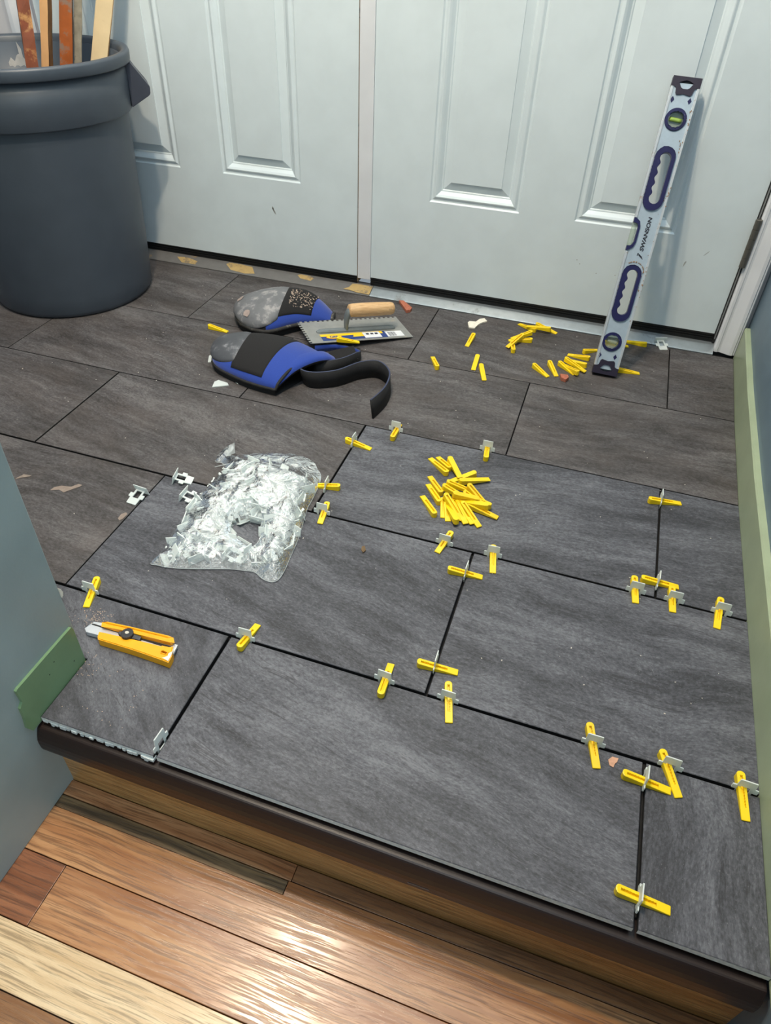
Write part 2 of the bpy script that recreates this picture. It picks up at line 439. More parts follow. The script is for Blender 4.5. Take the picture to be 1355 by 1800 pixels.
# ------------------------------------------------------------------ lower oak floor
bm = bmesh.new(); box(bm, -0.60, 1.4, -1.0, 0.0955, FLR-0.03, FLR-0.012)
lower = obj('floor.001', bm, M['grout_dark']); tag(lower, 'lower hardwood strip floor in front of the step', kind='structure')
def board(x0, x1, y0, y1, mi, dz=0.0, g=0.0005):
    bm = bmesh.new(); cx, cy = (x0+x1)/2, (y0+y1)/2
    box(bm, x0+g-cx, x1-g-cx, y0+g-cy, y1-g-cy, -0.012, 0, bev=0.0006)
    o = obj('floor_board', bm, M['oak'][mi], lower); o.location = (cx, cy, FLR+dz); return o
board(-0.212, 0.170, 0.0700, 0.0940, 1, -0.001)
board(0.170, 0.80, 0.0700, 0.0940, 6, -0.0008)
board(-0.212, 0.166, 0.0500, 0.0695, 4, -0.0016)
bm = bmesh.new()
extrude_poly(bm, [(-0.212, -0.0155), (0.95, -0.0155), (0.95, 0.0690), (0.1670, 0.0690), (0.1670, 0.0495), (-0.212, 0.0495)], -0.012, 0)
o = obj('floor_board', bm, M['oak'][0], lower); o.location = (0, 0, FLR)
board(-0.45, -0.139, -0.0995, -0.0165, 3)
board(-0.139, 0.95, -0.0995, -0.0165, 1)
board(-0.45, 0.95, -0.1690, -0.1000, 2)
board(-0.45, 0.30, -0.2500, -0.1695, 6)
board(0.30, 0.95, -0.2500, -0.1695, 1)
for k in range(8):
    y1 = -0.2505 - 0.0835*k; xc = [-0.1, 0.5, 0.2, 0.7, 0.0, 0.4, 0.6, 0.1][k]
    board(-0.55, xc, y1-0.083, y1, [0, 1, 6, 5, 0, 3, 1, 0][k]); board(xc, 1.3, y1-0.083, y1, [1, 5, 0, 1, 6, 0, 5, 1][k])

# ------------------------------------------------------------------ walls
TOPZ = 2.45
bm = bmesh.new(); box(bm, -1.20, XL, -1.0, 0.1950, FLR, TOPZ, bev=0.002)
wl = obj('wall_left', bm, M['wall']); tag(wl, 'blue-grey painted end of the wall beside the step', kind='structure')
wr_line = [(-0.50, 0.745), (0.09, 0.745), (0.30, 0.7465), (0.60, 0.7485), (0.90, 0.7495), (1.22, 0.7555), (1.531, 0.7665), (1.62, 0.768)]
bm = bmesh.new()
rings = []
for y, x in wr_line:
    rings.append([bm.verts.new(p) for p in ((x, y, FLR-0.02), (x+0.12, y, FLR-0.02), (x+0.12, y, TOPZ), (x, y, TOPZ))])
for i in range(len(rings)-1):
    for k in range(4): bm.faces.new((rings[i][k], rings[i][(k+1) % 4], rings[i+1][(k+1) % 4], rings[i+1][k]))
bm.faces.new(rings[0]); bm.faces.new(rings[-1])
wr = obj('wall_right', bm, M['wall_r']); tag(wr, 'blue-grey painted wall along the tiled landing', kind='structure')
bm = bmesh.new()
for (a, b, c, d) in ((-1.90, -1.2550, -0.02, TOPZ), (0.7480, 0.90, -0.02, TOPZ), (-1.2550, 0.7480, 2.10, TOPZ)):
    box(bm, a, b, 1.5600, 1.70, c, d)
wb = obj('wall_back', bm, plain('off_white_wall', (206, 204, 206), 0.6, var=0.03, scale=8)); tag(wb, 'pale wall around the double entry doors', kind='structure')

# baseboards
bm = bmesh.new(); rings = []
for y, x in wr_line[1:7]:
    if y == 0.09: y = 0.060
    rings.append([bm.verts.new(p) for p in ((x-0.0120, y, -0.010), (x, y, -0.010), (x, y, 0.080), (x-0.0095, y, 0.080), (x-0.0120, y, 0.077))])
for i in range(len(rings)-1):
    for k in range(5): bm.faces.new((rings[i][k], rings[i][(k+1) % 5], rings[i+1][(k+1) % 5], rings[i+1][k]))
bm.faces.new(rings[0]); bm.faces.new(rings[-1])
bbr = obj('baseboard_right', bm, M['green']); tag(bbr, 'chipped sage green baseboard on the wall beside the tiles', kind='structure')
bm = bmesh.new()
# outline in (y, z): ragged near end
out = [(0.1905, -0.010), (0.1905, 0.0700), (0.1880, 0.0770), (0.1830, 0.0770), (0.0790, 0.0785), (0.0755, 0.0770), (0.0765, 0.0520), (0.0700, 0.0460), (0.0690, 0.0250), (0.0660, 0.0050), (0.0720, -0.0100)]
extrude_poly(bm, out, XL-0.0005, -0.2058)
bmesh.ops.transform(bm, matrix=Matrix(((0, 0, 1, 0), (1, 0, 0, 0), (0, 1, 0, 0), (0, 0, 0, 1))), verts=bm.verts[:])
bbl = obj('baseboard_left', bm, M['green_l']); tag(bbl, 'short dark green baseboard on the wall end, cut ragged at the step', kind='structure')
bm = bmesh.new()
for (y, z) in ((0.142, 0.056), (0.172, 0.020), (0.128, 0.045)):
    bmesh.ops.create_circle(bm, cap_ends=True, segments=10, radius=0.0011, matrix=Matrix.Translation((-0.2056, y, z)) @ Matrix.Rotation(PI/2, 4, 'Y'))
nh = obj('nail_hole', bm, M['black_rubber'], bbl); tag(nh, kind='stuff')

# chipped corner bead on the wall end
bm = bmesh.new()
pts = [(0.1945, 0.150), (0.1975, 0.146), (0.1990, 0.139), (0.1970, 0.1335), (0.1945, 0.132)]
extrude_poly(bm, pts, -0.2140, -0.2085)
bmesh.ops.transform(bm, matrix=Matrix(((0, 0, 1, 0), (1, 0, 0, 0), (0, 1, 0, 0), (0, 0, 0, 1))), verts=bm.verts[:])
cb = obj('corner_chip', bm, M['plaster'], wl)

# ------------------------------------------------------------------ doors
YD = 1.560
PROF = [(0.0, 0.0), (0.0035, 0.0035), (0.0075, 0.0040), (0.0125, 0.0005), (0.0150, 0.0), (0.0200, 0.0030), (0.0270, 0.0100), (0.0300, 0.0105), (0.0320, 0.0125), (0.0520, 0.0050), (0.0524, 0.0030)]
def door(name, x0, x1, z0, z1, panels, label):
    bm = bmesh.new()
    xs = sorted(set([x0, x1] + [p[0] for p in panels] + [p[1] for p in panels]))
    zs = sorted(set([z0, z1] + [p[2] for p in panels] + [p[3] for p in panels]))
    def inpanel(a, b, c, d):
        mx, mz = (a+b)/2, (c+d)/2
        return any(p[0] < mx < p[1] and p[2] < mz < p[3] for p in panels)
    V = {}
    def vt(x, z):
        if (x, z) not in V: V[(x, z)] = bm.verts.new((x, YD, z))
        return V[(x, z)]
    for i in range(len(xs)-1):
        for j in range(len(zs)-1):
            if not inpanel(xs[i], xs[i+1], zs[j], zs[j+1]):
                bm.faces.new((vt(xs[i], zs[j]), vt(xs[i+1], zs[j]), vt(xs[i+1], zs[j+1]), vt(xs[i], zs[j+1])))
    # edges and back of the slab
    for (a, b) in (((x0, z0), (x1, z0)), ((x1, z0), (x1, z1)), ((x1, z1), (x0, z1)), ((x0, z1), (x0, z0))):
        q = [bm.verts.new((a[0], YD, a[1])), bm.verts.new((b[0], YD, b[1])), bm.verts.new((b[0], YD+0.044, b[1])), bm.verts.new((a[0], YD+0.044, a[1]))]
        bm.faces.new(q)
    bm.faces.new([bm.verts.new(p) for p in ((x0, YD+0.044, z0), (x0, YD+0.044, z1), (x1, YD+0.044, z1), (x1, YD+0.044, z0))])
    bmesh.ops.remove_doubles(bm, verts=bm.verts[:], dist=1e-6)
    d = obj(name, bm, M['door']); tag(d, label, kind='structure')
    for (a, b, c, e) in panels:
        bm = bmesh.new(); prev = None
        for ins, dep in PROF:
            ring = [bm.verts.new(p) for p in ((a+ins, YD+dep, c+ins), (b-ins, YD+dep, c+ins), (b-ins, YD+dep, e-ins), (a+ins, YD+dep, e-ins))]
            if prev:
                for k in range(4): bm.faces.new((prev[k], prev[(k+1) % 4], ring[(k+1) % 4], ring[k]))
            prev = ring
        bm.faces.new(prev)
        bmesh.ops.recalc_face_normals(bm, faces=bm.faces[:])
        if sum(f.normal.y for f in bm.faces) > 0: bmesh.ops.reverse_faces(bm, faces=bm.faces[:])
        obj('panel', bm, M['door'], d, fixn=False)
    return d
zt = 2.085
def six(xa, xb, xc, xd, zb):
    rows = [(zb, zb+0.52), (zb+0.52+0.135, zb+0.52+0.135+0.66), (zb+0.52+0.27+0.66, zb+0.52+0.27+0.66+0.21)]
    return [(a, b, c, e) for c, e in rows for a, b in ((xa, xb), (xc, xd))]
dr = door('door_2', -0.2326, 0.6965, 0.0390, zt, six(-0.0757, 0.1582, 0.2960, 0.5334, 0.2690), 'white six-panel entry door on the hinge side with the level leaning on it')
dl = door('door_1', -1.1850, -0.2740, 0.0375, zt, six(-1.0430, -0.8086, -0.6745, -0.4381, 0.2705), 'white six-panel door behind the grey bin')
# smudges on the doors
def smudge(parent, x, z, w, h, ang, rgb):
    bm = bmesh.new(); n = 9
    random.seed(int(x*1000)+7)
    vs = []
    for k in range(n):
        a = 2*PI*k/n; rr = random.uniform(0.6, 1.1)
        px, pz = w*rr*math.cos(a), h*rr*math.sin(a)
        vs.append(bm.verts.new((x + px*math.cos(ang)-pz*math.sin(ang), YD-0.0004, z + px*math.sin(ang)+pz*math.cos(ang))))
    bm.faces.new(vs)
    obj('scuff_mark', bm, plain('scuff_paint', rgb, 0.7, var=0.2, scale=300), parent)
smudge(dl, -0.523, 0.186, 0.0022, 0.013, 0.5, (150, 152, 148))
smudge(dl, -0.527, 0.195, 0.003, 0.005, 0.2, (158, 160, 156))
smudge(dr, 0.617, 0.236, 0.001, 0.010, -0.7, (168, 172, 170))
smudge(dr, 0.575, 0.203, 0.002, 0.008, -0.3, (172, 176, 174))
for (x, z) in ((0.322, 0.175), (0.331, 0.166), (0.376, 0.148), (0.423, 0.150)):
    smudge(dr, x, z, 0.0012, 0.0012, 0, (130, 120, 110))
# sweeps under the doors
for d, a, b in ((dl, -1.185, -0.274), (dr, -0.2326, 0.6965)):
    bm = bmesh.new(); box(bm, a, b, YD+0.001, YD+0.035, 0.0150, 0.0372)
    for k in range(3): box(bm, a, b, YD-0.0015, YD+0.002, 0.0350-0.006*k, 0.0366-0.006*k)
    obj('door_sweep', bm, M['black_rubber'], d)
# mullion between the doors
bm = bmesh.new(); box(bm, -0.2705, -0.2330, YD-0.004, YD+0.03, 0.0330, 2.10, bev=0.001)
t = obj('trim_3', bm, M['white_trim']); tag(t, 'narrow white post between the two doors', kind='structure')
bm = bmesh.new(); box(bm, -0.2745, -0.2700, YD+0.0015, YD+0.03, 0.020, 2.10)
obj('gap_fill', bm, M['stain_brown'], t)  # recessed box standing in for the dark gap and its brown stains
# casings
def casing(name, xa, xb, y0, y1, label, z1=2.14, mirror=False):
    w = xb-xa
    pr = [(0, 0), (0, 0.62), (0.08, 0.74), (0.18, 0.76), (0.22, 0.70), (0.30, 0.68), (0.50, 0.82), (0.72, 1.0), (0.86, 1.0), (0.90, 0.90), (0.96, 0.90), (1.0, 0.82), (1.0, 0)]
    if mirror: pr = [(1-a, b) for a, b in reversed(pr)]
    bm = bmesh.new()
    sweep_profile(bm, [(a*w, -b*(y1-y0)) for a, b in pr], [((xa, y1, z), (1, 0, 0), (0, 1, 0)) for z in (0.0015, z1)])
    o = obj(name, bm, M['white_trim']); tag(o, label, kind='structure'); return o
casing('trim_4', 0.7035, 0.7560, 1.5300, 1.5600, 'white moulded casing on the hinge side of the right door')
casing('trim_5', -1.2550, -1.1950, 1.5300, 1.5600, 'white moulded casing behind the grey bin', mirror=True)
bm = bmesh.new(); box(bm, -1.255, 0.7560, 1.5320, 1.5600, 2.095, 2.16, bev=0.002)
tag(obj('trim_6', bm, M['white_trim']), 'white head casing over both doors', kind='structure')
bm = bmesh.new(); box(bm, 0.6970, 0.7035, YD-0.004, YD+0.03, 0.015, 2.10)
obj('jamb_gap', bm, M['black_rubber'], bpy.data.objects['trim_4'])
bm = bmesh.new(); box(bm, 0.6985, 0.7005, YD-0.012, YD-0.0042, 0.03, 2.08)
obj('weather_strip', bm, plain('grey_seal', (120, 122, 122), 0.6), bpy.data.objects['trim_4'])
# hinge
bm = bmesh.new()
hz = []; hr = []
for k in range(5):
    z0 = 0.2225 + k*0.0223
    for dz, r_ in ((0, 0.0062), (0.0006, 0.0075), (0.0212, 0.0075), (0.0218, 0.0062)): hz.append((0.6990, 1.5380, z0+dz)); hr.append(r_)
tube(bm, hz, 0.0075, 16, rads=hr, up=Vector((0, 1, 0)))
box(bm, 0.6990, 0.7040, 1.542, 1.5615, 0.2225, 0.3335)
hg = obj('hinge', bm, metal_mat('dull_hinge', (128, 124, 116), 0.45), dr)
for p_ in hg.data.polygons: p_.use_smooth = False
# threshold
def sill(name, x0, x1, mat, label, y0=1.5205, lift=0.0):
    bm = bmesh.new()
    pr = [(0, -0.006), (0, 0.0015+lift), (0.004, 0.0035+lift), (0.030, 0.0130+lift), (0.0400, 0.0150+lift), (0.055, 0.0150+lift), (0.055, -0.006)]
    sweep_profile(bm, pr, [((x, y0, 0), (0, 1, 0), (0, 0, 1)) for x in (x0, x1)])
    o = obj(name, bm, mat); tag(o, label, kind='structure'); return o
sill('trim_7', -0.2218, 0.7030, metal_mat('worn_aluminium', (176, 184, 188), 0.3, dirt=(128, 132, 132), amt=0.02, scale=14, metal=0.75), 'worn metal threshold under the right door')
sill('trim_8', -1.1950, -0.2228, metal_mat('painted_threshold', (118, 116, 114), 0.45, dirt=(150, 128, 92), amt=-0.01, scale=13, metal=0.25), 'dull painted threshold under the left door with patches of bare brass')
bm = bmesh.new()
pts = [(-0.305, 1.528), (-0.290, 1.538), (-0.285, 1.5525), (-0.262, 1.5545), (-0.2235, 1.554), (-0.2235, 1.5225), (-0.262, 1.5230), (-0.28, 1.527)]
n = len(pts); random.seed(2)
vs = [bm.verts.new((p[0], p[1], 0.0024 + (p[1]-1.5205)*0.345 + 0.0014)) for p in pts]
bm.faces.new(vs)
M['brass'] = metal_mat('bare_brass', (198, 168, 112), 0.45, dirt=(132, 116, 92), amt=0.08, scale=45, metal=0.35)
obj('brass_patch', bm, M['brass'], bpy.data.objects['trim_8'])

for pts in ([(-0.857, 1.545), (-0.823, 1.549), (-0.784, 1.540), (-0.785, 1.527), (-0.831, 1.526)], [(-0.69, 1.548), (-0.681, 1.5555), (-0.648, 1.5565), (-0.605, 1.553), (-0.587, 1.530), (-0.618, 1.524), (-0.666, 1.529)], [(-0.457, 1.551), (-0.448, 1.556), (-0.418, 1.555), (-0.404, 1.549), (-0.41, 1.538), (-0.444, 1.541)]):
    bm = bmesh.new(); bm.faces.new([bm.verts.new((p[0], p[1], 0.0040 + (p[1]-1.5245)*0.36)) for p in pts])
    obj('brass_patch', bm, M['brass'], bpy.data.objects['trim_8'])
# ------------------------------------------------------------------ grey round bin
BX, BY = -1.0240, 1.2740
gbin = empty('trash_can', (BX, BY, 0)); tag(gbin, 'large round grey plastic trash can full of wood strips', 'trash can')
m_bin = plain('grey_bin_plastic', (66, 74, 84), 0.42, var=0.05, scale=18, bump=0.05, dirt=(104, 112, 120), dirt_amt=-0.13, dirt_scale=14)
m_bin_in = plain('grey_bin_inside', (96, 98, 100), 0.6, var=0.08, scale=20)
bm = bmesh.new()
outer = [(0.0, 0.004), (0.190, 0.004), (0.199, 0.0), (0.206, 0.004), (0.2105, 0.014), (0.2125, 0.05), (0.2215, 0.25), (0.2290, 0.45), (0.2330, 0.565)]
inner = [(0.2285, 0.565), (0.219, 0.30), (0.206, 0.03), (0.0, 0.026)]
lathe(bm, outer + inner, 96)
body = obj('body', bm, m_bin, gbin)
bm = bmesh.new()
lathe(bm, [(0.2250, 0.455), (0.2395, 0.454), (0.2412, 0.457), (0.2425, 0.50), (0.2440, 0.556), (0.2330, 0.556), (0.2285, 0.50), (0.2250, 0.455)], 96)
obj('collar', bm, m_bin, gbin)
bm = bmesh.new()
lathe(bm, [(0.2430, 0.5540), (0.2530, 0.5540), (0.2545, 0.5565), (0.2555, 0.5740), (0.2535, 0.5790), (0.2480, 0.5805), (0.2400, 0.5795), (0.2360, 0.5740), (0.2330, 0.556)], 96)
obj('rim', bm, m_bin, gbin)
def handle(az):
    bm = bmesh.new()
    pr = [(0.238, 0.553), (0.2500, 0.553), (0.2820, 0.5050), (0.2870, 0.5020), (0.2885, 0.4970), (0.2870, 0.4830), (0.2820, 0.4790), (0.238, 0.4570)]
    hw = 0.050
    r = [[bm.verts.new((p[0], s*hw*(1.0 - 0.25*max(0, (p[0]-0.25)/0.05)), p[1])) for p in pr] for s in (-1, 1)]
    n = len(pr)
    for k in range(n): bm.faces.new((r[0][k], r[0][(k+1) % n], r[1][(k+1) % n], r[1][k]))
    bm.faces.new(r[0]); bm.faces.new(r[1])
    bmesh.ops.bevel(bm, geom=bm.edges[:], offset=0.0015, segments=2, affect='EDGES')
    o = obj('handle', bm, plain('grey_bin_handle', (62, 66, 78), 0.45), gbin); o.rotation_euler = (0, 0, az)
handle(math.radians(38)); handle(math.radians(218))
# plaster smear on the inside wall
bm = bmesh.new(); random.seed(5)
def smear(cols):
    prev = None
    for a, zl, zh in cols:
        rr = 0.2265
        p = [bm.verts.new((rr*math.cos(math.radians(a)), rr*math.sin(math.radians(a)), z)) for z in (zl, zh)]
        if prev: bm.faces.new((prev[0], p[0], p[1], prev[1]))
        prev = p
smear([(138, 0.505, 0.520), (136, 0.490, 0.531), (134, 0.470, 0.522), (132.4, 0.47, 0.534), (131, 0.46, 0.538), (129, 0.46, 0.532), (126, 0.47, 0.520), (123, 0.48, 0.50)])
smear([(130.5, 0.53, 0.565), (129.8, 0.528, 0.560), (128.5, 0.53, 0.548)])
obj('plaster_smear', bm, plain('grey_plaster', (188, 186, 184), 0.8, var=0.1, scale=90), gbin)

# wood strips standing in the bin
def strip(name, p0, p1, w, th, yaw, mats, label, grp='wood strips standing in the trash can'):
    a, b = Vector(p0), Vector(p1); d = (b-a); L = d.length; d.normalize()
    bm = bmesh.new(); n = 26; rings = []; random.seed(hash(name) % 50 + int(w*1e4))
    for i in range(n+1):
        z = L*i/n
        j = lambda: random.uniform(-0.0009, 0.0009)
        rings.append([bm.verts.new((x*w/2 + j(), y*th/2 + j(), z)) for x, y in ((-1, -1), (1, -1), (1, 1), (-1, 1))])
    for i in range(n):
        for k in range(4):
            f = bm.faces.new((rings[i][k], rings[i][(k+1) % 4], rings[i+1][(k+1) % 4], rings[i+1][k])); f.material_index = 0 if k in (0, 2) else 1
    for r in (rings[0], rings[-1]): bm.faces.new(r)
    o = obj(name, bm, mats); o.location = a
    q = d.to_track_quat('Z', 'X'); o.rotation_mode = 'QUATERNION'
    # face the wide side towards the room
    zaxis = d; xaxis = Vector((math.cos(yaw), math.sin(yaw), 0)); xaxis = (xaxis - zaxis*xaxis.dot(zaxis)).normalized(); yaxis = zaxis.cross(xaxis)
    o.rotation_quaternion = Matrix((xaxis, yaxis, zaxis)).transposed().to_quaternion()
    tag(o, label, 'wood strip', grp); return o
m_red = plain('peeled_red_wood', (126, 66, 38), 0.5, var=0.2, scale=40, dirt=(188, 138, 84), dirt_amt=0.06, dirt_scale=26, bump=0.3)
m_redd = plain('peeled_brown_wood', (104, 72, 52), 0.7, var=0.2, scale=60, dirt=(70, 58, 50), dirt_amt=0.1, bump=0.3)
m_tan = plain('tan_wood', (218, 168, 116), 0.6, var=0.06, scale=20, dirt=(166, 190, 150), dirt_amt=-0.10, dirt_scale=12)
m_brn = plain('brown_stained_side', (134, 98, 62), 0.65, var=0.2, scale=40, dirt=(96, 92, 70), dirt_amt=0.05, bump=0.3)
m_org = plain('orange_stained_wood', (160, 84, 36), 0.4, var=0.2, scale=30, dirt=(138, 112, 96), dirt_amt=0.10, dirt_scale=48, bump=0.25)
m_gry = plain('rough_grey_edge', (146, 138, 122), 0.85, var=0.2, scale=60, dirt=(88, 82, 72), dirt_amt=0.05, bump=0.6)
m_crm = plain('cream_wood', (234, 208, 164), 0.6, var=0.05, scale=24, dirt=(214, 180, 134), dirt_amt=-0.05, dirt_scale=30)
def along(a, b, z0, z1):
    a, b = Vector(a), Vector(b); f = lambda z: a + (b-a)*((z-a.z)/(b.z-a.z)); return f(z0), f(z1)
g = 'wood strips standing in the trash can'
p = along((-0.9720, 1.2580, 0.55), (-0.9710, 1.2780, 0.678), 0.045, 1.02); strip('wood_strip', p[0], p[1], 0.026, 0.014, 0.75, [m_red, m_redd], 'reddish brown wood strip with peeling varnish, leftmost in the grey trash can')
p = along((-0.984, 1.321, 0.54), (-0.961, 1.341, 0.672), 0.040, 1.10); strip('wood_strip', p[0], p[1], 0.018, 0.026, 0.30, [m_tan, m_brn], 'tan wood strip with a brown side and mint green paint, second from the left')
p = along((-0.957, 1.359, 0.54), (-0.934, 1.379, 0.671), 0.050, 0.98); strip('wood_strip', p[0], p[1], 0.028, 0.012, 0.45, [m_org, m_redd], 'orange stained wood strip, middle one in the trash can')
p = along((-0.943, 1.383, 0.54), (-0.920, 1.403, 0.669), 0.048, 1.05); strip('wood_strip', p[0], p[1], 0.018, 0.008, 0.5, [m_gry, m_gry], 'rough grey-edged wood strip right behind the orange one in the trash can')
p = along((-0.927, 1.448, 0.54), (-0.892, 1.468, 0.664), 0.050, 1.15); strip('wood_strip', p[0], p[1], 0.038, 0.010, 0.35, [m_crm, m_tan], 'clean cream coloured wood strip, rightmost in the trash can')

# ------------------------------------------------------------------ levelling wedges and clips
WL, WW, WH = 0.062, 0.0108, 0.0118
def wedge_mesh():
    top = lambda x: 0.0022 + (WH-0.0022)*(1 - x/WL)
    hw = WW/2; o = []
    for k in range(7):
        a = PI/2 + PI*k/6; o.append((0.0042 + 0.0042*math.cos(a)*1.0, hw*math.sin(a)))
    o = [(x, y) for x, y in o]
    o += [(WL-0.0006, -hw), (WL, -hw+0.0006), (WL, hw-0.0006), (WL-0.0006, hw)]
    sl = []; n = 22; x0, x1, sw = 0.0058, 0.046, 0.0021
    for k in range(n+1): sl.append((x0 + (x1-x0)*k/n, -sw + (0.0007 if k % 2 else 0)))
    for k in range(n, -1, -1): sl.append((x0 + (x1-x0)*k/n, sw - (0.0007 if k % 2 else 0)))
    bm = bmesh.new()
    def loop(pts, zf):
        vs = [bm.verts.new((x, y, zf(x))) for x, y in pts]
        return vs, [bm.edges.new((vs[i], vs[(i+1) % len(vs)])) for i in range(len(vs))]
    chin = [(x*0.97 + 0.0012, y*0.93) for x, y in o]
    a0, _ = loop(o, lambda x: 0.0004); a1, _ = loop(o, lambda x: top(x)-0.0005)
    a2, e2 = loop(chin, lambda x: top(x)); s2, es = loop(sl, lambda x: top(x)); s3, _ = loop(sl, lambda x: max(top(x)-0.0042, 0.0013))
    bmesh.ops.triangle_fill(bm, edges=e2+es, use_beauty=True)
    for A, B in ((a0, a1), (a1, a2)):
        for k in range(len(A)): bm.faces.new((A[k], A[(k+1) % len(A)], B[(k+1) % len(A)], B[k]))
    for k in range(len(s2)): bm.faces.new((s2[k], s2[(k+1) % len(s2)], s3[(k+1) % len(s3)], s3[k]))
    bm.faces.new(s3); bm.faces.new(a0)
    bmesh.ops.recalc_face_normals(bm, faces=bm.faces[:])
    me = bpy.data.meshes.new('levelling_wedge'); bm.to_mesh(me); bm.free(); return me
m_yel = plain('yellow_plastic', (248, 212, 22), 0.38, var=0.05, scale=40, dirt=(196, 172, 70), dirt_amt=-0.12, dirt_scale=60)
m_yel2 = plain('yellow_plastic_dirty', (244, 206, 30), 0.45, var=0.06, scale=40, dirt=(150, 130, 70), dirt_amt=-0.02, dirt_scale=50)
wme = wedge_mesh(); wme.materials.append(m_yel)
wme2 = wme.copy(); wme2.materials.clear(); wme2.materials.append(m_yel2)
def wedge(x, y, z, ang, L, flip, label, group, tilt=0.0, roll=0.0, dirty=False):
    o = bpy.data.objects.new('levelling_wedge', wme2 if dirty else wme); COL.objects.link(o)
    s = min(max(L/WL, 0.72), 1.04)
    o.scale = (s, 1, 1)
    rx = PI if flip else 0.0
    if flip:
        # lying on its ridged face: the flat back is up and slopes
        sl = math.atan2(WH-0.0022, WL*s)
        m = Matrix.Translation((x, y, z)) @ Matrix.Rotation(ang, 4, 'Z') @ Matrix.Rotation(sl + tilt, 4, 'Y') @ Matrix.Rotation(roll, 4, 'X') @ Matrix.Translation((0, 0, WH)) @ Matrix.Rotation(PI, 4, 'X')
    else:
        m = Matrix.Translation((x, y, z)) @ Matrix.Rotation(ang, 4, 'Z') @ Matrix.Rotation(tilt, 4, 'Y') @ Matrix.Rotation(roll, 4, 'X')
    o.matrix_world = m @ Matrix.Diagonal((s, 1, 1, 1))
    return tag(o, label, 'wedge', group)

CH = 0.0345   # clip height above its base plate
def clip_mesh(standing):
    """tile clip: base plate (under the tile), upright plate with window, shoulders and tab; origin on the tile surface"""
    bm = bmesh.new(); t = 0.0008
    out = [(-0.0095, -0.0095), (0.0095, -0.0095), (0.0095, 0.0010), (0.0152, 0.0010), (0.0157, 0.0016), (0.0157, 0.0095), (0.0150, 0.0102), (0.0112, 0.0102), (0.0108, 0.0108), (0.0102, 0.0240), (0.0096, 0.0246),
           (-0.0096, 0.0246), (-0.0102, 0.0240), (-0.0108, 0.0108), (-0.0112, 0.0102), (-0.0150, 0.0102), (-0.0157, 0.0095), (-0.0157, 0.0016), (-0.0152, 0.0010), (-0.0095, 0.0010)]
    hole = [(-0.0060, -0.0060), (0.0060, -0.0060), (0.0060, 0.0105), (-0.0060, 0.0105)]
    extrude_poly(bm, out, -t, t, holes=[hole])
    bmesh.ops.rotate(bm, verts=bm.verts[:], cent=(0, 0, 0), matrix=Matrix.Rotation(PI/2, 3, 'X'))
    if standing == 'free':
        # loose clip: the base plate in view as well
        for (a, b) in ((-0.0150, -0.0100), (0.0100, 0.0150)):
            box(bm, a, b, -0.0095, 0.0095, -0.0110, -0.0096)
        box(bm, -0.0100, 0.0100, -0.0095, -0.0022, -0.0110, -0.0096); box(bm, -0.0100, 0.0100, 0.0022, 0.0095, -0.0110, -0.0096)
        box(bm, -0.0100, 0.0100, -0.0014, 0.0014, -0.0110, -0.0092)
    bmesh.ops.recalc_face_normals(bm, faces=bm.faces[:])
    me = bpy.data.meshes.new('tile_clip'); bm.to_mesh(me); bm.free(); return me
tt = NT('milky_plastic')
dif = tt.bsdf(lin(242, 248, 246), 0.35, 0)
trl = tt.n('ShaderNodeBsdfTranslucent'); tt.set(trl.inputs['Color'], lin(246, 252, 248))
tra = tt.n('ShaderNodeBsdfTransparent'); tt.set(tra.inputs['Color'], (0.95, 0.97, 0.97, 1))
m1 = tt.n('ShaderNodeMixShader'); m1.inputs[0].default_value = 0.28; tt.t.links.new(dif, m1.inputs[1]); tt.t.links.new(trl.outputs[0], m1.inputs[2])
m2 = tt.n('ShaderNodeMixShader'); m2.inputs[0].default_value = 0.12; tt.t.links.new(m1.outputs[0], m2.inputs[1]); tt.t.links.new(tra.outputs[0], m2.inputs[2])
m_clip = tt.done(m2.outputs[0])
cme = clip_mesh('set'); cme.materials.append(m_clip)
cfree = clip_mesh('free'); cfree.materials.append(m_clip)
def clip(x, y, axis, label, lean=0.0, twist=0.0):
    o = bpy.data.objects.new('tile_clip', cme); COL.objects.link(o)
    o.location = (x, y, 0.0002)
    o.rotation_euler = (lean, 0, (0 if axis == 'x' else PI/2) + twist)
    return tag(o, label, 'tile clip', 'clips standing in the tile joints')

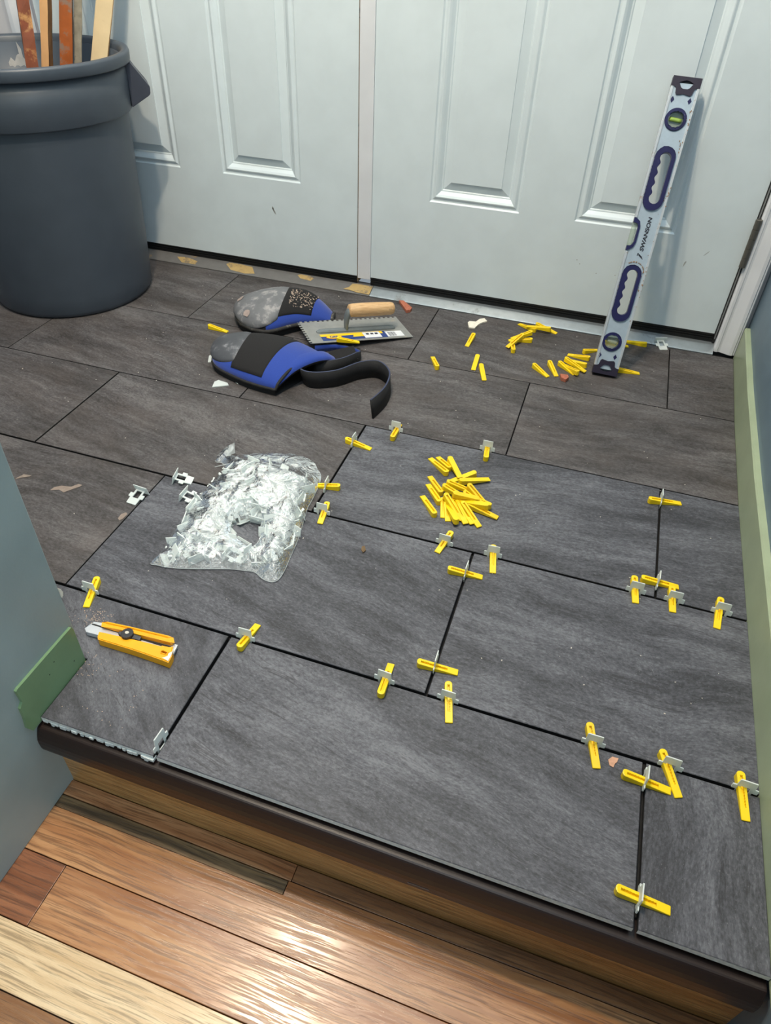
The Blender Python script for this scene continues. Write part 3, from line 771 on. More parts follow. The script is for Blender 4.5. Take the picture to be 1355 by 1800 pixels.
# (thick end x, y, heading, clip x, clip y, joint direction, length, place)
INST = [(-0.2813, 0.3305, -1.291, -0.2782, 0.3045, 'x', 0.058, 'in the long joint above the yellow utility knife'),
(0.0011, 0.2810, 1.488, 0.0004, 0.3045, 'x', 0.056, 'beside the corner where the two front tiles meet, below the clear bag'),
(0.2273, 0.2753, 1.618, 0.2241, 0.3045, 'x', 0.062, 'in the front long joint, just left of a T-junction of joints'),
(0.3133, 0.3297, -1.296, 0.3193, 0.3045, 'x', 0.062, 'in the front long joint, just right of a T-junction of joints'),
(0.2606, 0.3487, 0.109, 0.2872, 0.3575, 'y', 0.062, 'across the short joint near the middle front'),
(0.5138, 0.3313, -1.293, 0.5225, 0.3045, 'x', 0.063, 'in the front joint beside the peach paint flake'),
(0.6099, 0.3232, -1.164, 0.6225, 0.3045, 'x', 0.063, 'in the front long joint, touching the wedge that lies across'),
(0.7087, 0.3251, -1.468, 0.7148, 0.3045, 'x', 0.063, 'in the front long joint next to the green baseboard'),
(0.5621, 0.2718, -0.016, 0.5910, 0.2742, 'y', 0.063, 'across the short right-hand joint, right of the peach flake'),
(0.5645, 0.1232, -0.016, 0.5910, 0.1221, 'y', 0.063, 'across the short joint nearest the front edge of the step'),
(0.2560, 0.5502, 0.113, 0.2872, 0.5551, 'y', 0.060, 'across the short joint below the yellow pile'),
(0.3176, 0.6315, -1.367, 0.3212, 0.6125, 'x', 0.060, 'in the middle long joint, lower right of the yellow pile'),
(0.2405, 0.6400, -1.806, 0.2343, 0.6125, 'x', 0.054, 'in the middle long joint straight below the yellow pile'),
(0.0030, 0.6370, -1.467, 0.0011, 0.6125, 'x', 0.052, 'just right of the clear bag of clips'),
(0.0081, 0.6894, -3.004, -0.0185, 0.6836, 'y', 0.060, 'with its tip under the edge of the clear bag'),
(-0.0378, 0.8389, -0.119, -0.0185, 0.8387, 'y', 0.060, 'behind the bag, across a short joint near the knee pad strap'),
(0.0527, 0.8754, 1.607, 0.0492, 0.9135, 'x', 0.064, 'in the back long joint by the end of the knee pad strap'),
(0.2525, 0.8754, 1.697, 0.2478, 0.9135, 'x', 0.064, 'in the back long joint behind the yellow pile'),
(0.5710, 0.8603, 0.272, 0.5945, 0.8706, 'y', 0.064, 'across the short joint farthest back on the right'),
(0.5679, 0.6426, 0.098, 0.5945, 0.6441, 'y', 0.063, 'across the short joint behind the group of upright clips on the right'),
(0.5569, 0.6410, -1.442, 0.5618, 0.6125, 'x', 0.054, 'leftmost in the row of three by the right baseboard, middle joint'),
(0.6175, 0.6380, -1.483, 0.6226, 0.6125, 'x', 0.050, 'middle of the row of three by the right baseboard, middle joint'),
(0.6941, 0.6400, -1.654, 0.6957, 0.6125, 'x', 0.063, 'closest to the baseboard in the middle long joint')]
random.seed(12)
for i, (x, y, a, cx, cy, ax, L, place) in enumerate(INST):
    # heading from the thick end through the clip window
    wedge(x, y, 0.0002, a, L, 0, 'yellow wedge locked ' + place, 'wedges locked in tile clips', dirty=(i in (5, 16)))
    clip(cx, cy, ax, 'milky clip standing ' + place, twist=random.uniform(-0.06, 0.06), lean=random.uniform(-0.05, 0.05))
clip(-0.0262, 0.1090, 'y', 'lone milky clip standing without a wedge at the front edge of the step', twist=-0.05)

PILE = [(0.1911, 0.8024, 0, 2.395, 0.0655, 0, 'farthest left of the two wedges in the top row of the pile'),
(0.1929, 0.8188, 0, 2.339, 0.0509, 0, 'second in the top row of the pile, tucked behind its neighbour'),
(0.1824, 0.8462, .007, -0.938, 0.0597, 1, 'topmost in the pile, thick end pointing at the doors, plain back up'),
(0.2451, 0.8256, 0, -2.421, 0.0575, 1, 'upper right of the pile, thin end under the topmost one'),
(0.2181, 0.7808, .004, 0.576, 0.0645, 1, 'lying level in the upper right of the pile, thin tip pointing right'),
(0.1959, 0.7385, 0, 2.202, 0.0623, 0, 'upper of the three parallel wedges on the left side of the pile'),
(0.1998, 0.7113, 0, 2.193, 0.0656, 0, 'middle of the three parallel wedges on the left side of the pile'),
(0.2006, 0.6751, 0, 2.226, 0.0663, 0, 'lowest of the three parallel wedges, clear of the left side of the pile'),
(0.1975, 0.7606, .013, 0.094, 0.0600, 0, 'lying flat across the centre top of the pile'),
(0.1924, 0.7523, .009, -0.195, 0.0667, 0, 'in the centre of the pile, just under the one lying flat'),
(0.2385, 0.7672, .013, -0.601, 0.0591, 0, 'on top at the right of the pile, slot up, tip at lower right'),
(0.2931, 0.7298, .004, 2.638, 0.0640, 0, 'at the right edge of the pile with its rounded end out'),
(0.2913, 0.7242, .009, 3.111, 0.0640, 1, 'pale plain-backed wedge at the right of the pile, thin end to the centre'),
(0.2040, 0.7251, .013, -0.749, 0.0640, 0, 'on top in the lower middle of the pile with its slot up'),
(0.2440, 0.6640, .006, 2.131, 0.0640, 1, 'largest looking, plain back up with thick end at the bottom of the pile'),
(0.2026, 0.7253, 0, -1.304, 0.0480, 0, 'short tip sticking out at the lower left of the pile'),
(0.2116, 0.7157, 0, -1.250, 0.0450, 0, 'second short tip sticking out at the lower left of the pile'),
(0.2211, 0.7265, .003, -0.942, 0.0640, 0, 'tip right beside the big plain-backed wedge at the pile bottom'),
(0.2300, 0.7280, .003, -0.886, 0.0640, 0, 'middle of the three tips at the lower right of the pile'),
(0.2387, 0.7222, .005, -0.786, 0.0640, 0, 'lowest of the tips at the lower right of the pile'),
(0.2499, 0.7237, .002, -0.190, 0.0619, 0, 'outermost on the right of the pile with a mortar-smeared slot'),
(0.2348, 0.7508, .006, -0.344, 0.0500, 0, 'mostly buried in the right centre of the pile'),
(0.2176, 0.7263, .016, 0.234, 0.0500, 1, 'pale sliver lying over the centre of the pile')]
for i, (x, y, z, a, L, f, place) in enumerate(PILE):
    tl = 0.0
    if z > 0.003 and not f: tl = math.atan2(z*0.75, WL)
    wedge(x, y, z, a, L, f, 'yellow wedge ' + place, 'wedges in the middle pile', tilt=tl if z else 0, dirty=(i in (5, 10, 20, 22)))
LOOSE = [(-0.5499, 1.1837, 0, -0.042, 0.0571, 0, 'lying alone left of the two knee pads'),
(0.1111, 1.3926, 0, -1.645, 0.0600, 0, 'straight below the white plaster flake'),
(0.0667, 1.1919, 0, 2.022, 0.0640, 0, 'lying on its side across a joint, closest to the knee pad strap'),
(0.1449, 1.2875, 0, -1.519, 0.0640, 1, 'left one of the plain-backed pair that nearly touch'),
(0.1612, 1.2460, 0, -1.215, 0.0640, 1, 'right one of the plain-backed pair, tip over the joint'),
(0.2597, 1.4747, 0, 2.580, 0.0593, 0, 'leftmost of the three by the threshold'),
(0.2978, 1.4798, .008, 3.070, 0.0640, 1, 'middle of the three by the threshold, resting on the others'),
(0.2538, 1.5113, 0, -0.375, 0.0640, 0, 'closest to the threshold, tip pointing at the level'),
(0.2540, 1.4456, .008, -2.489, 0.0603, 0, 'uppermost in the small heap left of the level'),
(0.2349, 1.4153, .012, -2.059, 0.0640, 0, 'slot-up one lying slantwise over the small heap left of the level'),
(0.2598, 1.4178, 0, -2.905, 0.0607, 0, 'at the bottom of the small heap, rounded end to the right'),
(0.2240, 1.3406, 0, 1.778, 0.0640, 0, 'pointing away from the doors below the small heap'),
(0.2815, 1.2926, 0, -0.703, 0.0559, 0, 'leftmost in the row towards the foot of the level'),
(0.3162, 1.3209, 0, -1.114, 0.0606, 0, 'just above the brick-red chip near the foot of the level'),
(0.3391, 1.3268, 0, -0.682, 0.0572, 0, 'lower one of the bundle left of the level foot'),
(0.3910, 1.2845, .004, 2.341, 0.0640, 0, 'front one of the bundle with its thick end nearest the level foot'),
(0.3504, 1.3340, .010, -0.428, 0.0621, 0, 'on top of the bundle left of the level foot'),
(0.4070, 1.3354, 0, 2.710, 0.0537, 1, 'plain-backed one at the rear of the bundle by the level foot'),
(0.4100, 1.3745, 0, 2.971, 0.0560, 0, 'long one reaching behind the level foot'),
(0.3900, 1.4045, 0, 0.738, 0.0480, 0, 'short visible stub against the left edge of the level'),
(0.5423, 1.5024, 0, 3.031, 0.0640, 1, 'rounded end showing right of the level by the threshold'),
(0.4364, 1.4735, 0, 0.183, 0.0620, 0, 'seen through the lower round vial of the level'),
(0.4725, 1.3436, 0, 0.164, 0.0600, 0, 'tip poking out right of the level foot')]
for i, (x, y, z, a, L, f, place) in enumerate(LOOSE):
    roll = 0.0
    wedge(x, y, z + 0.0002, a, L, f, 'yellow wedge ' + place, 'wedges scattered near the doors', tilt=(math.atan2(z*0.7, WL) if (z and not f) else 0), dirty=(i in (9, 15)))
wedge(-0.1954, 1.1933, 0.0262, 0.417, 0.058, 0, 'yellow wedge resting on the label of the notched trowel', 'wedges scattered near the doors', tilt=0.09)

def free_clip(x, y, z, rot, label, group='loose clips on the tiles'):
    o = bpy.data.objects.new('tile_clip', cfree); COL.objects.link(o)
    o.location = (x, y, z); o.rotation_euler = rot
    return tag(o, label, 'tile clip', group)
def lay_clip(x, y, ang, label, side=0.0):
    """resting on its side: base plate upright, tab pointing along ang"""
    m = Matrix.Translation((x, y, 0.0150)) @ Matrix.Rotation(ang, 4, 'Z') @ Matrix.Rotation(PI/2 + 0.0, 4, 'Y') 
    o = bpy.data.objects.new('tile_clip', cfree); COL.objects.link(o); o.matrix_world = m
    return tag(o, label, 'tile clip', 'loose clips on the tiles')
def flat_clip(x, y, ang, label, slope=-0.25):
    """plate lies on the floor on one edge of the base plate"""
    m = Matrix.Translation((x, y, 0.0088)) @ Matrix.Rotation(ang, 4, 'Z') @ Matrix.Rotation(PI/2 , 4, 'Y') @ Matrix.Rotation(PI/2, 4, 'Z')
    m = Matrix.Translation((x, y, 0.0070)) @ Matrix.Rotation(ang, 4, 'Z') @ Matrix.Rotation(-slope, 4, 'Y') @ Matrix.Rotation(PI/2, 4, 'Y') @ Matrix.Rotation(PI/2, 4, 'Z')
    o = bpy.data.objects.new('tile_clip', cfree); COL.objects.link(o); o.matrix_world = m
    return tag(o, label, 'tile clip', 'loose clips on the tiles')
flat_clip(-0.2920, 0.6080, 0.20, 'loose milky clip above the upper left corner of the clear bag')
flat_clip(-0.3400, 0.5380, -1.65, 'loose milky clip farthest left, straddling a short joint')
flat_clip(-0.2500, 0.5660, 0.0, 'loose milky clip half hidden by the left edge of the clear bag')
flat_clip(0.5760, 1.5230, -1.20, 'loose milky clip by the threshold right of the level')
# ------------------------------------------------------------------ clear bag with clips
BAG = [(-0.2226, 0.3935), (-0.2195, 0.4207), (-0.2242, 0.4597), (-0.2304, 0.505), (-0.2323, 0.5632), (-0.2303, 0.614), (-0.2257, 0.6419), (-0.2393, 0.6812), (-0.2586, 0.6839), (-0.2578, 0.7354), (-0.243, 0.7347), (-0.2414, 0.7044), (-0.2128, 0.7234), (-0.1768, 0.7411), (-0.1327, 0.7556), (-0.1088, 0.7585), (-0.0738, 0.7495), (-0.0561, 0.7305), (-0.0423, 0.7145), (-0.0348, 0.6873), (-0.0299, 0.6388), (-0.0285, 0.6134), (-0.0128, 0.538), (-0.0068, 0.4875), (-0.0032, 0.4559), (-0.004, 0.4348), (-0.0119, 0.4251), (-0.0288, 0.4257), (-0.0481, 0.4352), (-0.066, 0.4328), (-0.0947, 0.4264), (-0.1439, 0.4083), (-0.1855, 0.3958), (-0.2114, 0.3933)]
HOLE = [(-0.1368, 0.5236), (-0.1269, 0.5353), (-0.111, 0.5445), (-0.0939, 0.5492), (-0.0848, 0.5397), (-0.0808, 0.5175), (-0.071, 0.5087), (-0.0709, 0.4905), (-0.0737, 0.4805), (-0.0876, 0.4843), (-0.0995, 0.486), (-0.1144, 0.4957), (-0.1237, 0.4984)]
def inside(p, poly):
    x, y = p; c = False; n = len(poly)
    for i in range(n):
        x1, y1 = poly[i]; x2, y2 = poly[i-1]
        if (y1 > y) != (y2 > y) and x < (x2-x1)*(y-y1)/(y2-y1) + x1: c = not c
    return c
def pdist(p, poly):
    d = 1e9; P = Vector(p); n = len(poly)
    for i in range(n):
        a = Vector(poly[i-1]); b = Vector(poly[i]); ab = b-a
        t = max(0, min(1, (P-a).dot(ab)/max(ab.length_squared, 1e-12))); d = min(d, (a+ab*t-P).length)
    return d
HOLEC = (-0.103, 0.514)
def bag_h(x, y):
    d = pdist((x, y), BAG); e = pdist((x, y), HOLE)
    h = 0.034*(1-math.exp(-d/0.020))*(0.30 + 0.70*(1-math.exp(-e/0.022)))
    if y > 0.665: h *= max(0.25, 1-(y-0.665)/0.06)          # empty mouth of the bag lies lower
    if y > 0.56: h *= 1.12
    if y < 0.45: h *= 0.8
    return h
t = NT('clear_plastic_film'); v = t.coord('Object')
n1 = t.noise(v, 26, 4, 0.55, 1.4); n2 = t.noise(v, 90, 3, 0.6, 0.8)
hh = t.math('ADD', n1, t.math('MULTIPLY', n2, 0.3)); nb = t.bump(hh, 0.9, 0.006)
gl = t.n('ShaderNodeBsdfGlossy'); gl.inputs['Roughness'].default_value = 0.10; t.set(gl.inputs['Normal'], nb); gl.inputs['Color'].default_value = (1, 1, 1, 1)
tr = t.n('ShaderNodeBsdfTransparent'); tr.inputs['Color'].default_value = (0.97, 0.98, 0.98, 1)
df = t.n('ShaderNodeBsdfDiffuse'); df.inputs['Color'].default_value = (0.95, 0.98, 0.98, 1); t.set(df.inputs['Normal'], nb)
fr = t.n('ShaderNodeFresnel'); fr.inputs['IOR'].default_value = 1.5; t.set(fr.inputs['Normal'], nb)
crease = t.ramp(t.math('ABSOLUTE', t.math('SUBTRACT', n1, 0.5)), [(0.0, 0.42), (0.025, 0.17)])
mA = t.n('ShaderNodeMixShader'); t.set(mA.inputs[0], crease); t.t.links.new(tr.outputs[0], mA.inputs[1]); t.t.links.new(df.outputs[0], mA.inputs[2])
mB = t.n('ShaderNodeMixShader'); t.set(mB.inputs[0], t.math('ADD', fr.outputs[0], 0.04, True)); t.t.links.new(mA.outputs[0], mB.inputs[1]); t.t.links.new(gl.outputs[0], mB.inputs[2])
m_film = t.done(mB.outputs[0])
bagroot = empty('plastic_bag', (-0.12, 0.56, 0)); tag(bagroot, 'clear plastic bag torn open in the middle and full of milky tile clips', 'bag')
bm = bmesh.new()
outer = closed_smooth(BAG, 3)
es = []
ov = [bm.verts.new((x, y, 0.002)) for x, y in outer]
hv = [bm.verts.new((x, y, 0.006)) for x, y in closed_smooth(HOLE, 3)]
for L in (ov, hv):
    for i in range(len(L)): es.append(bm.edges.new((L[i], L[(i+1) % len(L)])))
# interior points on a jittered grid joined by constrained triangulation
from mathutils.geometry import delaunay_2d_cdt
pts = [Vector(v.co[:2]) for v in ov + hv]; no, nh_ = len(ov), len(hv)
edges = [(i, (i+1) % no) for i in range(no)] + [(no+i, no+(i+1) % nh_) for i in range(nh_)]
random.seed(3)
gx = -0.262
BO = [tuple(p) for p in outer]; HO = closed_smooth(HOLE, 3)
while gx < 0:
    gy = 0.392
    while gy < 0.762:
        q = (gx + random.uniform(-.0015, .0015), gy + random.uniform(-.0015, .0015))
        if inside(q, BO) and not inside(q, HO) and pdist(q, BO) > 0.003 and pdist(q, HO) > 0.003: pts.append(Vector(q))
        gy += 0.0042
    gx += 0.0042
bm.free()
ve, _, fa, *_r = delaunay_2d_cdt(pts, edges, [], 0, 1e-6)
bm = bmesh.new(); vs = []
def film_z(x, y):
    z = bag_h(x, y)
    amp = min(1, z/0.012)
    a = pnoise(Vector((x*38, y*38, 1.7))); b = pnoise(Vector((x*90, y*60, 4.1))); c = 1-abs(pnoise(Vector((x*55+y*20, y*44-x*18, 8.3))))*2.2
    return 0.003 + z + 0.0045*a*amp + 0.0022*b*amp + 0.0050*max(0, c-0.55)*amp
for p in ve: vs.append(bm.verts.new((p.x + 0.12, p.y - 0.56, film_z(p.x, p.y))))
for f in fa:
    c = sum((Vector(ve[i]) for i in f), Vector((0, 0)))/len(f)
    if inside(c, BO) and not inside(c, HO): bm.faces.new([vs[i] for i in f])
obj('top_film', bm, m_film, bagroot, smooth=True)
bm = bmesh.new()
vs = [bm.verts.new((x + 0.12, y - 0.56, 0.0009)) for x, y in outer]
es = [bm.edges.new((vs[i], vs[(i+1) % len(vs)])) for i in range(len(vs))]
h2 = [bm.verts.new((x*1.0 + 0.12, y - 0.56, 0.0009)) for x, y in HO]
es += [bm.edges.new((h2[i], h2[(i+1) % len(h2)])) for i in range(len(h2))]
bmesh.ops.triangle_fill(bm, edges=es, use_beauty=True)
obj('bottom_film', bm, m_film, bagroot)
# the sealed edge strip and the curled flap of the mouth
t2 = NT('film_edge'); g2 = t2.n('ShaderNodeBsdfTransparent'); d2 = t2.bsdf(lin(214, 222, 222), 0.2)
mm = t2.n('ShaderNodeMixShader'); mm.inputs[0].default_value = 0.42; t2.t.links.new(g2.outputs[0], mm.inputs[1]); t2.t.links.new(d2, mm.inputs[2])
m_edge = t2.done(mm.outputs[0])
bm = bmesh.new()
tube(bm, [(x+0.12, y-0.56, 0.0022) for x, y in outer], 0.0007, 5, closed=True)
tube(bm, [(x+0.12, y-0.56, film_z(x, y)) for x, y in HO], 0.0006, 5, closed=True)
fold = catmull([(-0.232, 0.640, 0.026), (-0.190, 0.668, 0.030), (-0.140, 0.676, 0.034), (-0.090, 0.678, 0.032), (-0.040, 0.665, 0.022)], 6)
tube(bm, [(p.x+0.12, p.y-0.56, p.z) for p in fold], 0.0008, 5)
obj('seam', bm, m_edge, bagroot)
bm = bmesh.new()
flap = [(-0.228, 0.668), (-0.242, 0.700), (-0.252, 0.735)]
for i in range(2):
    (a, b), (c, d) = flap[i], flap[i+1]
    q = [bm.verts.new(p) for p in ((a+0.12, b-0.56, 0.006), (c+0.12, d-0.56, 0.008), (c+0.132, d-0.56, 0.017), (a+0.142, b-0.56, 0.020))]
    bm.faces.new(q)
obj('flap', bm, m_edge, bagroot)
# clips inside
random.seed(21); placed = []
tries = 0
BI = BAG
while len(placed) < 150 and tries < 20000:
    tries += 1
    x = random.uniform(-0.235, -0.005); y = random.uniform(0.405, 0.668)
    if not inside((x, y), BAG) or inside((x, y), HOLE): continue
    if pdist((x, y), BAG) < 0.019 or pdist((x, y), HOLE) < 0.013: continue
    dense = 0.0085 if y > 0.56 else (0.0125 if y > 0.47 else 0.017)
    if any((x-a)**2 + (y-b)**2 < dense**2 for a, b in placed): continue
    placed.append((x, y))
for i, (x, y) in enumerate(placed):
    top = max(0.010, bag_h(x, y)-0.008)
    z = random.uniform(0.007, top) if i % 3 else top*0.95
    flat = random.random() < 0.75
    rx = PI/2 + random.uniform(-0.45, 0.45) if flat else random.uniform(-0.9, 0.9)
    m = Matrix.Translation((x, y, max(z, 0.009 if flat else 0.014))) @ Matrix.Rotation(random.uniform(0, 2*PI), 4, 'Z') @ Matrix.Rotation(rx, 4, 'X') @ Matrix.Rotation(random.uniform(-0.35, 0.35), 4, 'Y') @ Matrix.Translation((0, 0, -0.007))
    o = bpy.data.objects.new('tile_clip', cfree); COL.objects.link(o); o.matrix_world = m
    tag(o, 'milky white tile clip jumbled inside the clear plastic bag', 'tile clip', 'clips inside the clear bag')

# ------------------------------------------------------------------ spirit level leaning on the right door
LV = empty('spirit_level'); tag(LV, 'battered silver and navy spirit level standing upright against the right door', 'spirit level')
D = Vector((0.027, 0.356, 0.9341)).normalized(); A = Vector((0.9984, 0.0373, -0.0431)); A = (A - D*A.dot(D)).normalized(); Nf = D.cross(A); 
if Nf.y > 0: Nf = -Nf
# local axes: x across, y along, z towards the viewer
R3 = Matrix((A, D, A.cross(D))).transposed()
LV.rotation_mode = 'QUATERNION'
sgn = 1 if A.cross(D).y < 0 else -1
F0 = Vector(((0.4212+0.4782)/2, (1.3033+1.3084)/2, 0.008))
LV.location = F0; LV.rotation_quaternion = R3.to_quaternion()
LT = 0.022  # thickness, from z=-LT to 0 (front face at z=0)
m_alu = metal_mat('silver_level_paint', (186, 202, 214), 0.32, dirt=(168, 156, 142), amt=-0.06, scale=26, metal=0.35)
m_aluE = metal_mat('level_rail', (206, 212, 216), 0.35, dirt=(158, 138, 118), amt=0.02, scale=34, metal=0.45)
m_navy = plain('navy_rubber', (26, 27, 76), 0.4, var=0.1, scale=30, dirt=(132, 124, 140), dirt_amt=-0.07, dirt_scale=60)
m_cap = plain('level_end_cap', (34, 28, 48), 0.5, var=0.1, dirt=(96, 88, 96), dirt_amt=-0.06, dirt_scale=60)
LL = 0.632; X0 = -0.028
def stadium(cx, u0, u1, hw, n=9, grip=0.0):
    o = []
    for k in range(n): a = PI*k/(n-1); o.append((cx + hw*math.cos(a), u1-hw + hw*math.sin(a)))
    m = 28
    for k in range(1, m):
        u = u1-hw + (u0-u1+2*hw)*k/m
        w = 0.0
        if grip: w = grip*(0.5-0.5*math.cos(2*PI*4*k/m)) 
        o.append((cx - hw + w, u))
    for k in range(n): a = PI + PI*k/(n-1); o.append((cx + hw*math.cos(a), u0+hw + hw*math.sin(a)))
    return o
def circ(cx, cy, r, n=28): return [(cx + r*math.cos(2*PI*k/n), cy + r*math.sin(2*PI*k/n)) for k in range(n)]
xc = 0.0
s1o = stadium(xc-0.0005, 0.370, 0.500, 0.0215); s1i = stadium(xc+0.0010, 0.384, 0.488, 0.0118, grip=0.0042)
s2o = stadium(xc-0.0010, 0.126, 0.254, 0.0210); s2i = stadium(xc+0.0005, 0.141, 0.243, 0.0118, grip=0.0042)
vb = (xc-0.0025, 0.0775); vt_ = (xc-0.0010, 0.552)
notch = [(X0, 0.282), (X0+0.006, 0.284), (X0+0.013, 0.290), (X0+0.0165, 0.300), (X0+0.0165, 0.335), (X0+0.013, 0.345), (X0+0.006, 0.350), (X0, 0.351)]
outl = [(X0, 0.012), (X0+0.057, 0.012), (X0+0.057, LL-0.012), (X0, LL-0.012)] + list(reversed(notch))
ctop = [(X0+0.0185, LL-0.0125), (X0+0.021, LL-0.021), (X0+0.036, LL-0.021), (X0+0.0385, LL-0.0125)]
bm = bmesh.new()
extrude_poly(bm, outl, -LT+0.003, -0.0022, holes=[s1o, s2o, circ(vb[0], vb[1], 0.0185), circ(vt_[0], vt_[1], 0.0185)])
obj('body', bm, m_alu, LV)
bm = bmesh.new()
for (u0, u1) in ((0.012, 0.280), (0.352, LL-0.012)): box(bm, X0-0.0004, X0+0.0046, u0, u1, -LT, 0.0, bev=0.0005)
for (u0, u1) in ((0.012, 0.280), (0.352, LL-0.012)): box(bm, X0+0.0054, X0+0.0062, u0, u1, -0.003, -0.0012)
obj('rail', bm, m_aluE, LV)
bm = bmesh.new(); box(bm, X0+0.0524, X0+0.0574, 0.012, LL-0.012, -LT, 0.0, bev=0.0005)
obj('rail', bm, m_aluE, LV)
def ringpart(name, o, i, z0, z1, mat, parent=LV):
    bm = bmesh.new(); extrude_poly(bm, o, z0, z1, holes=[i])
    tops = [e for e in bm.edges if all(abs(v.co.z-z1) < 1e-6 for v in e.verts) and len(e.link_faces) == 2 and any(abs(f.normal.z) < 0.5 for f in e.link_faces)]
    bm.normal_update()
    tops = [e for e in bm.edges if all(abs(v.co.z-z1) < 1e-6 for v in e.verts) and len(e.link_faces) == 2 and any(abs(f.normal.z) < 0.5 for f in e.link_faces)]
    bmesh.ops.bevel(bm, geom=tops, offset=0.0013, segments=2, affect='EDGES', clamp_overlap=True)
    return obj(name, bm, mat, parent)
ringpart('hand_grip', s1o, s1i, -LT+0.001, 0.0012, m_navy)
ringpart('hand_grip', s2o, s2i, -LT+0.001, 0.0012, m_navy)
m_glass = NT('vial_glass'); a_ = m_glass.n('ShaderNodeBsdfTransparent'); a_.inputs['Color'].default_value = (0.86, 0.92, 0.86, 1); b_ = m_glass.bsdf(lin(190, 200, 190), 0.1)
mx = m_glass.n('ShaderNodeMixShader'); mx.inputs[0].default_value = 0.35; m_glass.t.links.new(a_.outputs[0], mx.inputs[1]); m_glass.t.links.new(b_, mx.inputs[2]); m_glass = m_glass.done(mx.outputs[0])
m_fluid = plain('vial_fluid', (158, 188, 88), 0.15, var=0.08, scale=60)
for (cx, cy), amt in ((vb, 0), (vt_, 1)):
    r = ringpart('vial_ring', circ(cx, cy, 0.0222), circ(cx, cy, 0.0160), -LT+0.001, 0.0012, m_navy)
    bm = bmesh.new(); extrude_poly(bm, circ(cx, cy, 0.0160), -0.012, -0.0105)
    obj('vial_window', bm, m_glass, r)
    bm = bmesh.new()
    tube(bm, [(cx-0.0125, cy+0.001, -0.008), (cx-0.006, cy+0.0005, -0.0078), (cx+0.006, cy-0.0005, -0.0078), (cx+0.0125, cy-0.001, -0.008)], 0.0044, 12)
    obj('vial_tube', bm, m_fluid if amt else m_glass, r)
# navy notch liner with the horizontal vial
bm = bmesh.new()
nin = [(x-0.0001 if x <= X0 else x-0.0055*((x-X0)/0.0165), 0.3165 + (u-0.3165)*0.80) for x, u in notch]
nin = [(X0-0.0005, 0.292), (X0+0.006, 0.2925), (X0+0.010, 0.296), (X0+0.0120, 0.302), (X0+0.0120, 0.332), (X0+0.010, 0.3385), (X0+0.006, 0.3410), (X0-0.0005, 0.3415)]
extrude_poly(bm, [(X0-0.0005, 0.281)] + notch[1:-1] + [(X0-0.0005, 0.352)] + list(reversed(nin)), -LT+0.001, 0.0012)
nl = obj('notch_liner', bm, m_navy, LV)
bm = bmesh.new(); tube(bm, [(X0+0.0045, u, -LT/2) for u in (0.291, 0.30, 0.316, 0.333, 0.342)], 0.0058, 14)
obj('vial_tube', bm, m_glass, nl)
# end caps
def cap(name, u_out, s, label=None):
    # s=+1 for the foot (growing upwards), -1 for the top
    f = lambda p: (X0 + p[0], u_out + s*p[1])
    o = [f(p) for p in ((-0.0005, 0), (0.0575, 0), (0.0575, 0.0185), (0.0510, 0.0190), (0.0475, 0.0215), (0.0455, 0.0310), (0.0425, 0.0345), (0.0360, 0.0335), (0.0285, 0.0320), (0.0210, 0.0335), (0.0145, 0.0345), (0.0115, 0.0310), (0.0100, 0.0215), (0.0065, 0.0190), (-0.0005, 0.0185))]
    h = [f(p) for p in ((0.0140, 0.0115), (0.0215, 0.0080), (0.0285, 0.0065), (0.0355, 0.0080), (0.0430, 0.0115), (0.0370, 0.0205), (0.0330, 0.0225), (0.0240, 0.0225), (0.0200, 0.0205))]
    if s < 0: o = o[::-1]
    bm = bmesh.new(); extrude_poly(bm, o, -LT-0.0005, 0.0008, holes=[h])
    c = obj(name, bm, m_cap, LV)
    bm = bmesh.new(); extrude_poly(bm, h, -0.0125, -0.0085); obj('cap_recess', bm, plain('cap_recess_grey', (84, 90, 94), 0.6), c)
cap('end_cap', 0.0, 1); cap('end_cap', LL, -1)
# diamond marks
bm = bmesh.new()
for (x, u) in ((-0.0190, 0.5885), (0.0165, 0.5885), (-0.0215, 0.0430), (0.0140, 0.0440)):
    extrude_poly(bm, [(x, u-0.0065), (x+0.0042, u), (x, u+0.0065), (x-0.0042, u)], -0.0024, -0.0016)
obj('diamond_mark', bm, m_navy, LV)['kind'] = 'stuff'
# lettering
def text_mesh(name, body, size, mat, parent, loc, rotz=0.0, ext=0.0002, shear=0.0, sx=1.0):
    c = bpy.data.curves.new(name, 'FONT'); c.body = body; c.size = size; c.extrude = ext; c.shear = shear; c.align_x = 'CENTER'; c.align_y = 'CENTER'; c.offset = size*0.04
    tmp = bpy.data.objects.new(name, c); COL.objects.link(tmp)
    dg = bpy.context.evaluated_depsgraph_get(); dg.update()
    me = bpy.data.meshes.new_from_object(tmp.evaluated_get(dg)); bpy.data.objects.remove(tmp)
    o = bpy.data.objects.new(name, me); COL.objects.link(o); me.materials.clear(); me.materials.append(mat)
    o.parent = parent; o.location = loc; o.rotation_euler = (0, 0, rotz); o.scale = (sx, 1, 1); return o
m_ink = plain('black_lettering', (30, 34, 48), 0.6, var=0.1, scale=90, dirt=(140, 150, 160), dirt_amt=0.0, dirt_scale=220)
text_mesh('lettering', 'SWANSON', 0.0112, m_ink, LV, (0.0055, 0.3200, -0.0020), PI/2, shear=0.15, sx=1.28)
bm = bmesh.new()
for k, (x, u) in enumerate(((0.0045, 0.2770), (0.0068, 0.2735))):
    extrude_poly(bm, [(x-0.005, u+0.001), (x+0.006, u-0.0065), (x+0.006, u-0.0045), (x-0.005, u+0.003)], -0.0023, -0.0018)
extrude_poly(bm, [(-0.0015, 0.2790), (-0.0015, 0.2735), (0.0002, 0.2735), (0.0002, 0.2790)], -0.0023, -0.0018)
obj('logo_mark', bm, m_ink, LV)
